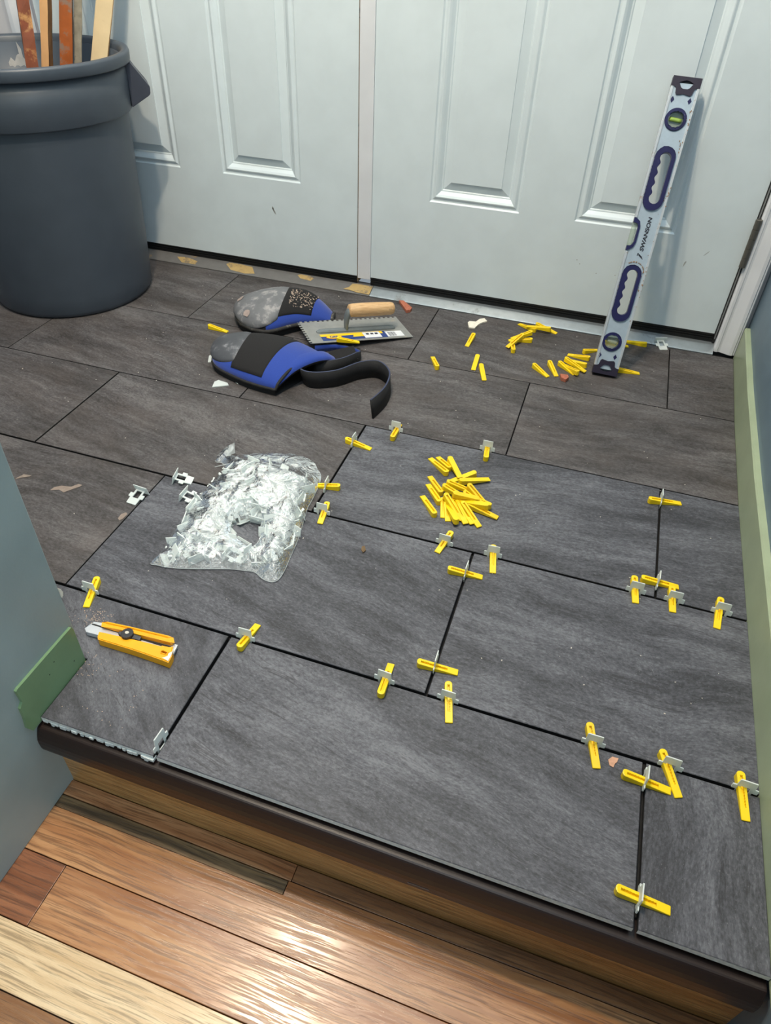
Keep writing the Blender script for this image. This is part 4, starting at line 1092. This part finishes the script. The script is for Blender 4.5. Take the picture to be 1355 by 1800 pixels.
# dried mud on the right rail
bm = bmesh.new(); random.seed(8)
for k in range(60):
    x = X0 + random.uniform(0.046, 0.0575); u = random.choice((random.gauss(0.41, 0.018), random.gauss(0.235, 0.03), random.gauss(0.55, 0.03), random.uniform(0.05, 0.6)))
    u = min(max(u, 0.03), 0.6)
    bmesh.ops.create_icosphere(bm, subdivisions=1, radius=random.uniform(0.0005, 0.0015), matrix=Matrix.Translation((x, u, 0.0002)) @ Matrix.Diagonal((1, 1.6, 0.45, 1)))
for k in range(26):
    a = random.uniform(0.1, 2.2); bmesh.ops.create_icosphere(bm, subdivisions=1, radius=random.uniform(0.0007, 0.0017), matrix=Matrix.Translation((0.0235*math.cos(a), 0.236 + 0.024*math.sin(a), -0.0010)) @ Matrix.Diagonal((1, 1.3, 0.4, 1)))
tag(obj('dried_mortar', bm, plain('dried_mortar_brown', (146, 122, 100), 0.9, var=0.25, scale=300), LV), kind='stuff')

# ------------------------------------------------------------------ yellow utility knife
KN = empty('utility_knife', (-0.150, 0.238, 0.0)); tag(KN, 'yellow snap-off utility knife with a black thumb wheel on the front left tile', 'knife')
K = lambda pts: [(x+0.150, y-0.238) for x, y in pts]
def kplate(name, pts, z0, z1, mat, bev=0.0015, parent=KN, hole=None, sm=2):
    bm = bmesh.new(); extrude_poly(bm, K(pts), z0, z1, holes=[K(hole)] if hole else ())
    bm.normal_update()
    tops = [e for e in bm.edges if all(abs(v.co.z-z1) < 1e-6 for v in e.verts) and len(e.link_faces) == 2 and any(abs(f.normal.z) < 0.5 for f in e.link_faces)]
    if bev: bmesh.ops.bevel(bm, geom=tops, offset=bev, segments=3, affect='EDGES', clamp_overlap=True)
    return obj(name, bm, mat, parent)
m_org2 = plain('orange_yellow_plastic', (252, 176, 16), 0.38, var=0.05, scale=60, dirt=(214, 150, 40), dirt_amt=-0.08, dirt_scale=50)
m_stl = metal_mat('steel_channel', (214, 218, 222), 0.34, dirt=(120, 118, 114), amt=-0.05, scale=60, metal=0.45)
K_low = [(-0.208, 0.2327), (-0.2052, 0.2246), (-0.2010, 0.2200), (-0.1947, 0.2202), (-0.1424, 0.2210), (-0.1192, 0.2205), (-0.0904, 0.2198), (-0.0801, 0.2190), (-0.0815, 0.2312), (-0.0892, 0.2470), (-0.0937, 0.2440), (-0.1054, 0.2428), (-0.1057, 0.2412), (-0.1406, 0.2390), (-0.1754, 0.2360), (-0.2013, 0.2338)]
K_up = [(-0.2117, 0.2486), (-0.2095, 0.2445), (-0.1808, 0.2450), (-0.155, 0.2465), (-0.0954, 0.2502), (-0.0930, 0.2531), (-0.098, 0.2590), (-0.1044, 0.2603), (-0.1642, 0.2560), (-0.206, 0.2520)]
slot = [(-0.1000, 0.2322), (-0.0985, 0.2300), (-0.0905, 0.2302), (-0.0895, 0.2330), (-0.0980, 0.2340)]
kplate('channel', [(-0.2351, 0.2345), (-0.2295, 0.2285), (-0.2105, 0.2295), (-0.085, 0.2330), (-0.088, 0.2540), (-0.19, 0.2475), (-0.212, 0.2467), (-0.2161, 0.2512), (-0.2297, 0.2490), (-0.2330, 0.2420)], 0.0015, 0.0085, m_stl, 0.0012)
bl = [(-0.2310, 0.2455), (-0.2305, 0.2440), (-0.0945, 0.2448), (-0.0945, 0.2492), (-0.155, 0.2462), (-0.2270, 0.2462)]
kplate('blade_slot', bl, 0.0060, 0.0092, M['black_rubber'], 0)
kplate('handle', K_low, 0.0, 0.0150, m_org2, 0.0030, hole=slot)
kplate('handle', K_up, 0.0, 0.0145, m_org2, 0.0022)
bm = bmesh.new(); cw = []
for k in range(40):
    a = 2*PI*k/40; r = 0.0092 if k % 2 else 0.0087; cw.append((-0.1636 + r*math.cos(a), 0.2416 + r*math.sin(a)))
wheel = kplate('thumb_wheel', cw, 0.0120, 0.0195, plain('wheel_black', (44, 45, 48), 0.5), 0.0008)
kplate('wheel_hub', [(-0.1643 + 0.0030*math.cos(2*PI*k/16), 0.2424 + 0.0026*math.sin(2*PI*k/16)) for k in range(16)], 0.0190, 0.0200, plain('hub_pale', (210, 205, 190), 0.5), 0.0003)
kplate('slider', [(-0.1790, 0.2395), (-0.1730, 0.2385), (-0.1600, 0.2380), (-0.1425, 0.2396), (-0.1430, 0.2452), (-0.1577, 0.2462), (-0.1740, 0.2440), (-0.1790, 0.2425)], 0.0085, 0.0150, plain('slider_grey', (70, 70, 72), 0.5), 0.0006)
kplate('slot_recess', slot, 0.0105, 0.0112, plain('slot_brown', (140, 74, 20), 0.6), 0)
kplate('plaster_splash', [(-0.0870, 0.2455), (-0.0850, 0.2380), (-0.0885, 0.2330), (-0.0870, 0.2290), (-0.0900, 0.2250), (-0.0935, 0.2230), (-0.0860, 0.2215), (-0.0815, 0.2205), (-0.0825, 0.2312), (-0.0845, 0.2390)], 0.0140, 0.0153, M['plaster'], 0.0003)

# ------------------------------------------------------------------ notched trowel
O = Vector((-0.2474, 1.1498, 0.0310)); ax = (Vector((-0.0342, 1.3259, 0.004)) - O).normalized(); ay = Vector((-0.0785, 0.0924, 0)); ay = (ay - ax*ay.dot(ax)).normalized(); az = ax.cross(ay)
TR = empty('notched_trowel', O); tag(TR, 'notched steel trowel with a wooden handle tipped against the rear knee pad', 'trowel')
TR.rotation_mode = 'QUATERNION'; TR.rotation_quaternion = Matrix((ax, ay, az)).transposed().to_quaternion()
TL, TW = 0.2778, 0.1213
o = [(0.004, 0), (TL, 0), (TL, TW)]
n = 21; p = TL/n
for k in range(n):
    xr = TL - k*p
    o += [(xr-p*0.45, TW), (xr-p*0.45, TW-0.0065), (xr-p*0.95, TW-0.0065), (xr-p*0.95, TW)]
o = o[:-1] + [(0.002, TW)]
n2 = 10; q = TW/n2
for k in range(n2):
    yt = TW - k*q
    o += [(0.0, yt-q*0.40), (0.0065, yt-q*0.40), (0.0065, yt-q*0.9), (0.0, yt-q*0.9)]
m_steel = metal_mat('mortar_smeared_steel', (176, 176, 172), 0.42, dirt=(176, 168, 152), amt=0.04, scale=22, metal=0.6)
bm = bmesh.new(); extrude_poly(bm, o, -0.0007, 0.0007)
obj('blade', bm, m_steel, TR)
m_rail = metal_mat('grey_cast_rail', (128, 136, 138), 0.5, dirt=(160, 156, 148), amt=-0.04, scale=60, metal=0.4)
bm = bmesh.new()
sweep_profile(bm, [(-0.008, 0.0005), (0.008, 0.0005), (0.008, 0.004), (0.0055, 0.0075), (0, 0.0090), (-0.0055, 0.0075), (-0.008, 0.004)], [((x, 0.056, 0), (0, s, 0), (0, 0, s)) for x, s in ((0.034, 0.5), (0.042, 0.9), (0.06, 1), (0.232, 1), (0.242, 0.9), (0.248, 0.5))])
obj('mounting_rail', bm, m_rail, TR)
bm = bmesh.new()
pth = catmull([(0.113, 0.056, 0.005), (0.1115, 0.056, 0.022), (0.1125, 0.056, 0.040), (0.1170, 0.056, 0.052), (0.1240, 0.056, 0.056)], 5)
rings = []
for i, pp in enumerate(pth):
    t_ = (pth[min(i+1, len(pth)-1)] - pth[max(i-1, 0)]).normalized(); nn = t_.cross(Vector((0, 1, 0)))
    w = 0.008 + 0.006*i/len(pth); h = 0.0048 + 0.005*i/len(pth)
    rings.append([bm.verts.new(pp + Vector((0, 1, 0))*w*math.cos(a) + nn*h*math.sin(a)) for a in [2*PI*k/12 for k in range(12)]])
for i in range(len(rings)-1):
    for k in range(12): bm.faces.new((rings[i][k], rings[i][(k+1) % 12], rings[i+1][(k+1) % 12], rings[i+1][k]))
bm.faces.new(rings[0]); bm.faces.new(rings[-1])
obj('shank', bm, m_rail, TR, smooth=True)
m_wood = NT('handle_wood'); v = m_wood.coord('Object', scale=(6, 40, 40)); nz = m_wood.noise(v, 6, 5, 0.6); 
colw = m_wood.ramp(nz, [(0.3, lin(196, 154, 106)), (0.7, lin(228, 190, 142))])
dz = m_wood.ramp(m_wood.noise(m_wood.coord('Object'), 90, 5, 0.7), [(0.60, 0.0), (0.70, 1.0)])
m_wood = m_wood.done(m_wood.bsdf(m_wood.mix(m_wood.math('MULTIPLY', dz, 0.5), colw, lin(150, 118, 88)), 0.5))
bm = bmesh.new()
pr = [(0.114, 0.0), (0.114, 0.0120), (0.1165, 0.0150), (0.122, 0.0162), (0.15, 0.0172), (0.20, 0.0170), (0.228, 0.0160), (0.2350, 0.0140), (0.2375, 0.0100), (0.2380, 0.0)]
seg = 28; rr = [[bm.verts.new((x, 0.056 + r*math.cos(2*PI*k/seg), 0.0560 + r*math.sin(2*PI*k/seg))) for k in range(seg)] for x, r in pr if r > 0]
for i in range(len(rr)-1):
    for k in range(seg): bm.faces.new((rr[i][k], rr[i][(k+1) % seg], rr[i+1][(k+1) % seg], rr[i+1][k]))
bm.faces.new(rr[0]); bm.faces.new(rr[-1])
obj('handle', bm, m_wood, TR, smooth=True)
# printed label
m_lb = [plain('label_yellow', (246, 206, 30), 0.45), plain('label_blue', (36, 62, 128), 0.45), plain('label_white', (232, 234, 236), 0.5), plain('label_ink', (34, 36, 60), 0.5), plain('label_red', (190, 70, 40), 0.5)]
bm = bmesh.new()
def quad(x0, x1, y0, y1, z, mi, sk=0.0):
    f = bm.faces.new([bm.verts.new(p) for p in ((x0, y0, z), (x1, y0, z), (x1+sk, y1, z), (x0+sk, y1, z))]); f.material_index = mi
quad(0.037, 0.212, 0.008, 0.042, 0.0010, 1)
quad(0.037, 0.205, 0.030, 0.042, 0.0012, 0)
quad(0.120, 0.150, 0.020, 0.0305, 0.0012, 0, 0.004)
quad(0.150, 0.196, 0.010, 0.040, 0.0014, 2)
quad(0.212, 0.258, 0.009, 0.038, 0.0012, 2)
for k in range(3): quad(0.158+k*0.012, 0.166+k*0.012, 0.026, 0.034, 0.0016, 3)
random.seed(6); x = 0.218
while x < 0.238:
    w = random.choice((0.0006, 0.0012, 0.0009)); quad(x, x+w, 0.012, 0.034, 0.0014, 3); x += w + random.choice((0.0007, 0.0012))
# oval logo ground
cx, cy = 0.070, 0.025
pts = [(cx + 0.021*math.cos(2*PI*k/24), cy + 0.0105*math.sin(2*PI*k/24)) for k in range(24)]
f = bm.faces.new([bm.verts.new((a, b, 0.0015)) for a, b in pts]); f.material_index = 4
pts = [(cx + 0.0195*math.cos(2*PI*k/24), cy + 0.0092*math.sin(2*PI*k/24)) for k in range(24)]
f = bm.faces.new([bm.verts.new((a, b, 0.0017)) for a, b in pts]); f.material_index = 0
lab = obj('label', bm, m_lb, TR, fixn=False)
text_mesh('label_lettering', 'QEP', 0.0120, m_lb[1], lab, (cx, cy, 0.0020), 0, 0.0001)

# ------------------------------------------------------------------ knee pads
m_blue = plain('royal_blue_fabric', (28, 62, 152), 0.85, var=0.08, scale=500, bump=0.3, dirt=(110, 130, 160), dirt_amt=-0.11, dirt_scale=24, sheen=0.3)
m_blk = plain('black_hook_fabric', (30, 29, 30), 0.95, var=0.25, scale=700, bump=0.5, dirt=(120, 110, 100), dirt_amt=-0.13, dirt_scale=110)
m_rub = plain('dusty_grey_rubber_cap', (112, 113, 116), 0.6, var=0.14, scale=34, bump=0.1, dirt=(156, 153, 152), dirt_amt=0.09, dirt_scale=34)
m_rub2 = plain('grey_rubber_cap', (80, 82, 87), 0.5, var=0.16, scale=30, bump=0.1, dirt=(132, 133, 137), dirt_amt=0.07, dirt_scale=30)
m_pipe = plain('black_piping', (34, 33, 33), 0.8, var=0.3, scale=80, dirt=(128, 122, 114), dirt_amt=-0.02, dirt_scale=60)
m_pipe2 = plain('muddy_piping', (48, 46, 44), 0.8, var=0.3, scale=80, dirt=(124, 120, 112), dirt_amt=0.10, dirt_scale=40)
def knee_pad(label, near, far, H, z0, mats, capr, patchr, bulge=0.6):
    """near / far: edge outlines from toe to the open end; H: crown height samples"""
    c0 = Vector((near[0][0], near[0][1], 0))
    root = empty('knee_pad', c0); tag(root, label, 'knee pad', 'pair of knee pads')
    N = catmull([(p[0], p[1], p[2] if len(p) > 2 else z0) for p in near], 8); Fr = catmull([(p[0], p[1], p[2] if len(p) > 2 else z0) for p in far], 8)
    Hs = catmull([(h, 0, 0) for h in H], 8)
    def samp(L, u):
        f = max(0, min(1, u))*(len(L)-1); i = min(int(f), len(L)-2); return L[i].lerp(L[i+1], f-i)
    def P(u, v, off=0.0):
        a = samp(N, u); b = samp(Fr, u); h = samp(Hs, u).x
        s = math.sin(PI*max(0, min(1, v)))
        q = a.lerp(b, v)
        return q + Vector((0, 0, 1))*h*(s**bulge if s > 0 else 0) - c0
    def nrm(u, v):
        e = 0.01
        n = (P(min(u+e, 1), v)-P(max(u-e, 0), v)).cross(P(u, min(v+e, 1))-P(u, max(v-e, 0)))
        if n.length < 1e-9: return Vector((0, 0, 1))
        n.normalize(); return n if n.z > -0.2 else -n
    def surf(name, u0, u1, v0, v1, off, th, mat, nu=24, nv=24, edge=None, round_=0.0):
        bm = bmesh.new(); g = []; g2 = []
        for i in range(nu+1):
            r1 = []; r2 = []
            for j in range(nv+1):
                s, t_ = i/nu, j/nv
                # square to rounded outline
                ss, tt_ = 2*s-1, 2*t_-1
                if round_: 
                    ex = ss*math.sqrt(max(0, 1-round_*tt_*tt_/2)); ey = tt_*math.sqrt(max(0, 1-round_*ss*ss/2)); ss, tt_ = ex, ey
                u = u0 + (u1(tt_) if callable(u1) else u1 - 0)*0 + (( (u1 - u0) )*(ss+1)/2)
                v = v0 + (v1-v0)*(tt_+1)/2
                n = nrm(min(max(u, 0.03), 0.97), min(max(v, 0.04), 0.96)); n = n if n.z > 0 else -n
                e = min(1, min(s, 1-s, t_, 1-t_)*8)
                q = P(u, v)
                r1.append(bm.verts.new(q + n*(off + th*math.sqrt(e)*(1 if edge else 1))))
                r2.append(bm.verts.new(q + n*(off-0.001)))
            g.append(r1); g2.append(r2)
        for i in range(nu):
            for j in range(nv):
                bm.faces.new((g[i][j], g[i+1][j], g[i+1][j+1], g[i][j+1]))
                bm.faces.new((g2[i][j], g2[i][j+1], g2[i+1][j+1], g2[i+1][j]))
        for i in range(nu):
            bm.faces.new((g[i][0], g2[i][0], g2[i+1][0], g[i+1][0])); bm.faces.new((g[i][nv], g[i+1][nv], g2[i+1][nv], g2[i][nv]))
        for j in range(nv):
            bm.faces.new((g[0][j], g[0][j+1], g2[0][j+1], g2[0][j])); bm.faces.new((g[nu][j], g2[nu][j], g2[nu][j+1], g[nu][j+1]))
        bmesh.ops.remove_doubles(bm, verts=bm.verts[:], dist=1e-5)
        return obj(name, bm, mat, root, smooth=True)
    sh = surf('shell', 0.0, 1.0, 0.0, 1.0, 0.0, 0.004, [mats['shell'], m_blk], 40, 30)
    for f in sh.data.polygons:
        if f.index < 40*30*2*mats.get('dark', 0): f.material_index = 1
    surf('knee_cap', capr[0], capr[1], capr[2], capr[3], 0.0035, 0.006, mats['cap'], 28, 28, round_=0.55)
    surf('velcro_patch', patchr[0], patchr[1], patchr[2], patchr[3], 0.0042, 0.0018, m_blk, 16, 26)
    # padded black sole and piping along the rim
    bm = bmesh.new()
    rim = [P(u/40, 0) for u in range(0, 41)]; rimf = [P(u/40, 1) for u in range(0, 41)]
    for L in (rim, rimf):
        a = [bm.verts.new(q) for q in L]; b = [bm.verts.new((q.x*0.985, q.y*0.985, max(0.0006, min(0.001, q.z)))) for q in L]
        for i in range(len(L)-1): bm.faces.new((a[i], a[i+1], b[i+1], b[i]))
    a = [bm.verts.new((q.x, q.y, 0.0008)) for q in rim]; b = [bm.verts.new((q.x, q.y, 0.0008)) for q in rimf]
    for i in range(len(a)-1):
        bm.faces.new((a[i], a[i+1], b[i+1], b[i]))
    obj('foam_lining', bm, m_blk, root)
    bm = bmesh.new()
    end = [P(1.0, v/20) for v in range(0, 21)]
    loop = list(reversed(rimf)) + rim[1:] + end[1:-1]
    tube(bm, [q + Vector((0, 0, 0.001)) for q in loop], 0.0034 if not mats.get('dark') else 0.0050, 8, closed=True)
    obj('piping', bm, mats['pipe'], root)
    return root, P, nrm
padB, PB, nB = knee_pad('front knee pad, royal blue with a smooth grey cap and loose black strap', 
    [(-0.4640, 1.062), (-0.4300, 0.998), (-0.3600, 0.966), (-0.3000, 0.952), (-0.2480, 0.948)],
    [(-0.4640, 1.062), (-0.4580, 1.110), (-0.3900, 1.150), (-0.2900, 1.158), (-0.1850, 1.1200)],
    [0.0, 0.026, 0.042, 0.044, 0.036], 0.015, dict(shell=m_blue, cap=m_rub2, pipe=m_pipe), (0.015, 0.52, 0.07, 0.98), (0.46, 0.80, 0.06, 0.97))
padA, PA, nA = knee_pad('rear knee pad, royal blue with a mortar-splashed grey cap',
    [(-0.5100, 1.262), (-0.4620, 1.202), (-0.3850, 1.186), (-0.3300, 1.246), (-0.2600, 1.325, 0.006)],
    [(-0.5100, 1.262), (-0.5050, 1.320), (-0.4350, 1.385), (-0.3500, 1.400), (-0.2700, 1.368, 0.006)],
    [0.0, 0.032, 0.052, 0.048, 0.006], 0.019, dict(shell=m_blue, cap=m_rub, pipe=m_pipe2, dark=0.5), (0.015, 0.64, 0.0, 0.98), (0.58, 0.84, 0.10, 0.97))
bm = bmesh.new(); random.seed(31)
for k in range(150):
    u = random.uniform(0.66, 0.84); v = random.gauss(0.40, 0.11); v = min(max(v, 0.2), 0.8)
    q = PA(u, v) + nA(u, v)*0.0062
    bmesh.ops.create_icosphere(bm, subdivisions=1, radius=random.uniform(0.0008, 0.0024), matrix=Matrix.Translation(q) @ Euler((random.random()*3, random.random()*3, 0)).to_matrix().to_4x4() @ Matrix.Diagonal((1, 1, 0.5, 1)))
tag(obj('mortar_crumbs', bm, plain('pale_mortar_crumbs', (188, 168, 152), 0.9, var=0.12, scale=200), padA), kind='stuff')
for (u, v, r_) in ((0.24, 0.52, 0.013), (0.34, 0.14, 0.012)):
    bm = bmesh.new(); ctr = PA(u, v) + nA(u, v)*0.0095; n_ = nA(u, v)
    tv = n_.orthogonal().normalized(); bv = n_.cross(tv); random.seed(int(u*100))
    bm.faces.new([bm.verts.new(ctr + (tv*math.cos(a)+bv*math.sin(a))*r_*random.uniform(0.6, 1.0) + n_*0.0008) for a in [2*PI*k/9 for k in range(9)]])
    obj('mortar_splash', bm, plain('pinkish_mortar', (162, 146, 138), 0.9, var=0.1, scale=150), padA)
# straps: ribbons standing on edge
def ribbon(name, path, h, th, mats, parent, lean=None):
    base = parent.location if parent else Vector((0, 0, 0))
    L = catmull([Vector(p[:3]) for p in path], 8); n = len(L); m = len(path)-1
    bm = bmesh.new(); rings = []
    for i, q in enumerate(L):
        t_ = (L[min(i+1, n-1)]-L[max(i-1, 0)]).normalized(); s = t_.cross(Vector((0, 0, 1))).normalized()
        f = i/(n-1)*m; k = min(int(f), m-1); w = path[k][3]*(1-(f-k)) + path[k+1][3]*(f-k)
        up = (Vector((0, 0, 1))*math.cos(w) + s*math.sin(w)); sd = up.cross(t_)
        ring = []
        hh_ = (path[k][4] if len(path[k]) > 4 else h)*(1-(f-k)) + (path[k+1][4] if len(path[k+1]) > 4 else h)*(f-k)
        for a, b in ((0, -0.5), (0, 0.5), (1, 0.5), (1, -0.5)): ring.append(bm.verts.new(q + up*hh_*a + sd*th*b - base))
        rings.append(ring)
    for i in range(n-1):
        for k in range(4):
            f = bm.faces.new((rings[i][k], rings[i][(k+1) % 4], rings[i+1][(k+1) % 4], rings[i+1][k])); f.material_index = {0: 1, 1: 0, 2: 1, 3: 2}[k]
    bm.faces.new(rings[0]); bm.faces.new(rings[-1])
    return obj(name, bm, mats, parent, smooth=True)
m_strap = plain('black_strap', (24, 24, 26), 0.75, var=0.2, scale=300, bump=0.3)
ms_ = [m_strap, plain('strap_edge', (58, 66, 92), 0.8), m_strap]
msb = [m_strap, plain('strap_edge', (58, 66, 92), 0.8), m_blue]
ribbon('strap', [(-0.2350, 1.0900, 0.004, 0.5), (-0.2150, 1.0300, 0.002, 0.3), (-0.1850, 1.0100, 0.001, 0.15), (-0.1350, 1.0350, 0.001, 0.1), (-0.0950, 1.0850, 0.001, 0.0), (-0.0550, 1.1050, 0.001, 0.0), (-0.0150, 1.0700, 0.001, 0.05), (-0.0020, 1.0050, 0.001, 0.1), (-0.0120, 0.9400, 0.001, 0.15)], 0.046, 0.0034, ms_, padB)
ribbon('strap', [(-0.2400, 1.1600, 0.001, 0.0, 0.022), (-0.2050, 1.1900, 0.001, 0.1, 0.018), (-0.1650, 1.2000, 0.001, 0.1, 0.014), (-0.1300, 1.1850, 0.001, 0.0, 0.016), (-0.1250, 1.1450, 0.001, 0.0, 0.034), (-0.1500, 1.0850, 0.001, 0.1, 0.040), (-0.1950, 1.0500, 0.003, 0.4, 0.040), (-0.2250, 1.0750, 0.006, 0.5, 0.036)], 0.040, 0.0034, msb, padB)
# the shell's inner fold curling under
bm = bmesh.new()
fold = [(-0.252, 0.960, 0.016), (-0.225, 1.000, 0.040), (-0.195, 1.045, 0.046), (-0.172, 1.085, 0.036), (-0.165, 1.110, 0.020)]
L = catmull(fold, 6); rings = []
for q in L:
    rings.append([bm.verts.new(q + Vector(d) - padB.location) for d in ((-0.028, 0.016, 0.010), (-0.004, 0.0, 0.012), (0.006, -0.004, 0.004), (0.002, -0.002, -0.005), (-0.012, 0.006, -0.009))])
for i in range(len(rings)-1):
    for k in range(4):
        f = bm.faces.new((rings[i][k], rings[i][k+1], rings[i+1][k+1], rings[i+1][k])); f.material_index = 0 if k < 2 else 1
obj('curled_edge', bm, [m_blue, m_blk], padB, smooth=True)
bm = bmesh.new()
box(bm, -0.032, 0.032, -0.024, 0.024, 0.004, 0.007, bev=0.001)
fl = obj('velcro_flap', bm, m_blk, padB); fl.location = Vector((-0.160, 1.150, 0.012)) - padB.location; fl.rotation_euler = (0.25, -0.15, 0.55)

# ------------------------------------------------------------------ small debris
def chip_obj(name, pts, z0, z1, mat, label, cat, grp=None, tilt=None):
    cx = sum(p[0] for p in pts)/len(pts); cy = sum(p[1] for p in pts)/len(pts)
    bm = bmesh.new(); extrude_poly(bm, [(x-cx, y-cy) for x, y in pts], 0, z1-z0)
    o = obj(name, bm, mat); o.location = (cx, cy, z0)
    if tilt: o.rotation_euler = tilt
    return tag(o, label, cat, grp)
chip_obj('plaster_flake', [(0.0794, 1.4604), (0.0889, 1.4326), (0.1039, 1.435), (0.1081, 1.4576), (0.1167, 1.4751), (0.1268, 1.4863), (0.1161, 1.5), (0.1052, 1.4921), (0.0987, 1.4716), (0.0822, 1.4686)], 0.0006, 0.0040, M['plaster'], 'cream plaster flake lying near the threshold of the right door', 'plaster flake')
chip_obj('brick_chip', [(-0.1307, 1.5113), (-0.1179, 1.5142), (-0.0831, 1.4804), (-0.0836, 1.4664), (-0.0927, 1.4578)], 0.0006, 0.0085, M['brick_chip'], 'larger brick-red chip behind the trowel handle', 'chip', None)
chip_obj('brick_chip', [(0.3501, 1.2693), (0.3676, 1.2704), (0.3716, 1.2607), (0.3665, 1.2476), (0.3552, 1.2516)], 0.0006, 0.0090, M['brick_chip'], 'small brick-red chip beside the row of wedges near the level foot', 'chip')
chip_obj('paint_flake', [(0.5447, 0.2894), (0.5494, 0.2955), (0.5575, 0.2958), (0.5562, 0.2896), (0.5538, 0.2867), (0.5521, 0.2801), (0.5468, 0.2816)], 0.0003, 0.0012, M['peach_chip'], 'flat peach paint flake just below the front long joint', 'paint flake')
chip_obj('brown_crumb', [(0.0997, 0.5562), (0.104, 0.5592), (0.1096, 0.5493), (0.1068, 0.5423), (0.1017, 0.5478)], 0.0003, 0.0022, M['brass_chip'], 'tiny brown crumb on the tile right of the clear bag', 'crumb')
m_wch = m_clip
chip_obj('plastic_tab', [(-0.399, 0.9281), (-0.405, 0.9498), (-0.4, 0.9598), (-0.3744, 0.9562), (-0.3673, 0.9482)], 0.0006, 0.0028, m_wch, 'broken white plastic tab in front of the front knee pad', 'plastic tab')
chip_obj('plastic_tab', [(-0.4761, 1.053), (-0.4723, 1.0574), (-0.4648, 1.0525), (-0.4578, 1.0276), (-0.4635, 1.0247)], 0.0006, 0.0028, m_wch, 'broken white plastic tab at the toe of the front knee pad', 'plastic tab')
chip_obj('plastic_tab', [(-0.3707, 0.9742), (-0.3659, 0.9706), (-0.349, 0.9606), (-0.3548, 0.9692)], 0.0006, 0.0020, m_wch, 'sliver of white plastic under the near rim of the front knee pad', 'plastic tab')
# crumbs and sawdust nobody could count
bm = bmesh.new(); random.seed(77)
def crumb(x, y, r):
    bmesh.ops.create_icosphere(bm, subdivisions=0 if False else 1, radius=r, matrix=Matrix.Translation((x, y, r*0.35)) @ Matrix.Rotation(random.random()*3, 4, 'Z') @ Matrix.Diagonal((1.3, 0.8, 0.45, 1)))
for k in range(170):
    x = random.uniform(-0.9, 0.70); y = random.uniform(0.35, 1.5)
    if abs(y-0.3045) < 0.006 or abs(y-0.6125) < 0.006 or (x < -0.15 and y < 0.25): continue
    crumb(x, y, random.uniform(0.0005, 0.0013))
for k in range(30): crumb(random.gauss(-0.45, 0.08), random.gauss(1.40, 0.05), random.uniform(0.0008, 0.002))
tag(obj('white_crumbs', bm, plain('mortar_crumb_white', (206, 198, 188), 0.9, var=0.15)), 'white mortar crumbs scattered over the grey tiles', 'crumbs', None, 'stuff')
bm = bmesh.new()
for k in range(130): crumb(random.gauss(-0.236, 0.016), random.gauss(0.262, 0.010), random.uniform(0.0003, 0.0008))
for k in range(40): crumb(random.gauss(-0.190, 0.012), random.gauss(0.182, 0.012), random.uniform(0.0003, 0.0007))
for k in range(25): crumb(random.uniform(-0.19, -0.08), random.uniform(0.11, 0.20), random.uniform(0.0003, 0.0008))
tag(obj('sawdust', bm, plain('pale_sawdust', (216, 186, 158), 0.9, var=0.15)), 'pale sawdust sprinkled around the tip of the yellow utility knife', 'sawdust', None, 'stuff')
# mortar smears on the left tiles
def smear_flat(pts, label, rgb=(132, 120, 112), z=0.0006):
    cx = sum(p[0] for p in pts)/len(pts); cy = sum(p[1] for p in pts)/len(pts)
    bm = bmesh.new(); bm.faces.new([bm.verts.new((x-cx, y-cy, 0)) for x, y in pts])
    o = obj('mortar_smear', bm, plain('dried_smear', rgb, 0.95, var=0.12, scale=120, bump=0.4)); o.location = (cx, cy, z)
    tag(o, label, 'mortar smear')

smear_flat([(-0.5065, 0.4951), (-0.4916, 0.5024), (-0.4783, 0.4985), (-0.4687, 0.5128), (-0.4608, 0.523), (-0.459, 0.5292), (-0.4681, 0.5294), (-0.4759, 0.5173), (-0.4951, 0.5138), (-0.5049, 0.5047)], 'long tan mortar smear on the dusty tile behind the wall end', (140, 126, 116))
smear_flat([(-0.341, 0.4711), (-0.3423, 0.4838), (-0.3363, 0.4911), (-0.3317, 0.4878), (-0.3323, 0.4743), (-0.3354, 0.4683)], 'small tan mortar smear beside the short joint left of the bag', (142, 128, 118))
smear_flat([(-0.5902, 0.4984), (-0.5816, 0.5072), (-0.5697, 0.5154), (-0.568, 0.5198), (-0.5846, 0.5173), (-0.5897, 0.5042)], 'faint mortar smear farthest left on the tiles', (134, 122, 112))
bm = bmesh.new(); box(bm, 0.3330, 0.3600, 0.0718, 0.0730, -0.0525, -0.0515)
obj('scratch_mark', bm, plain('bare_scratch', (120, 108, 100), 0.6), nos)
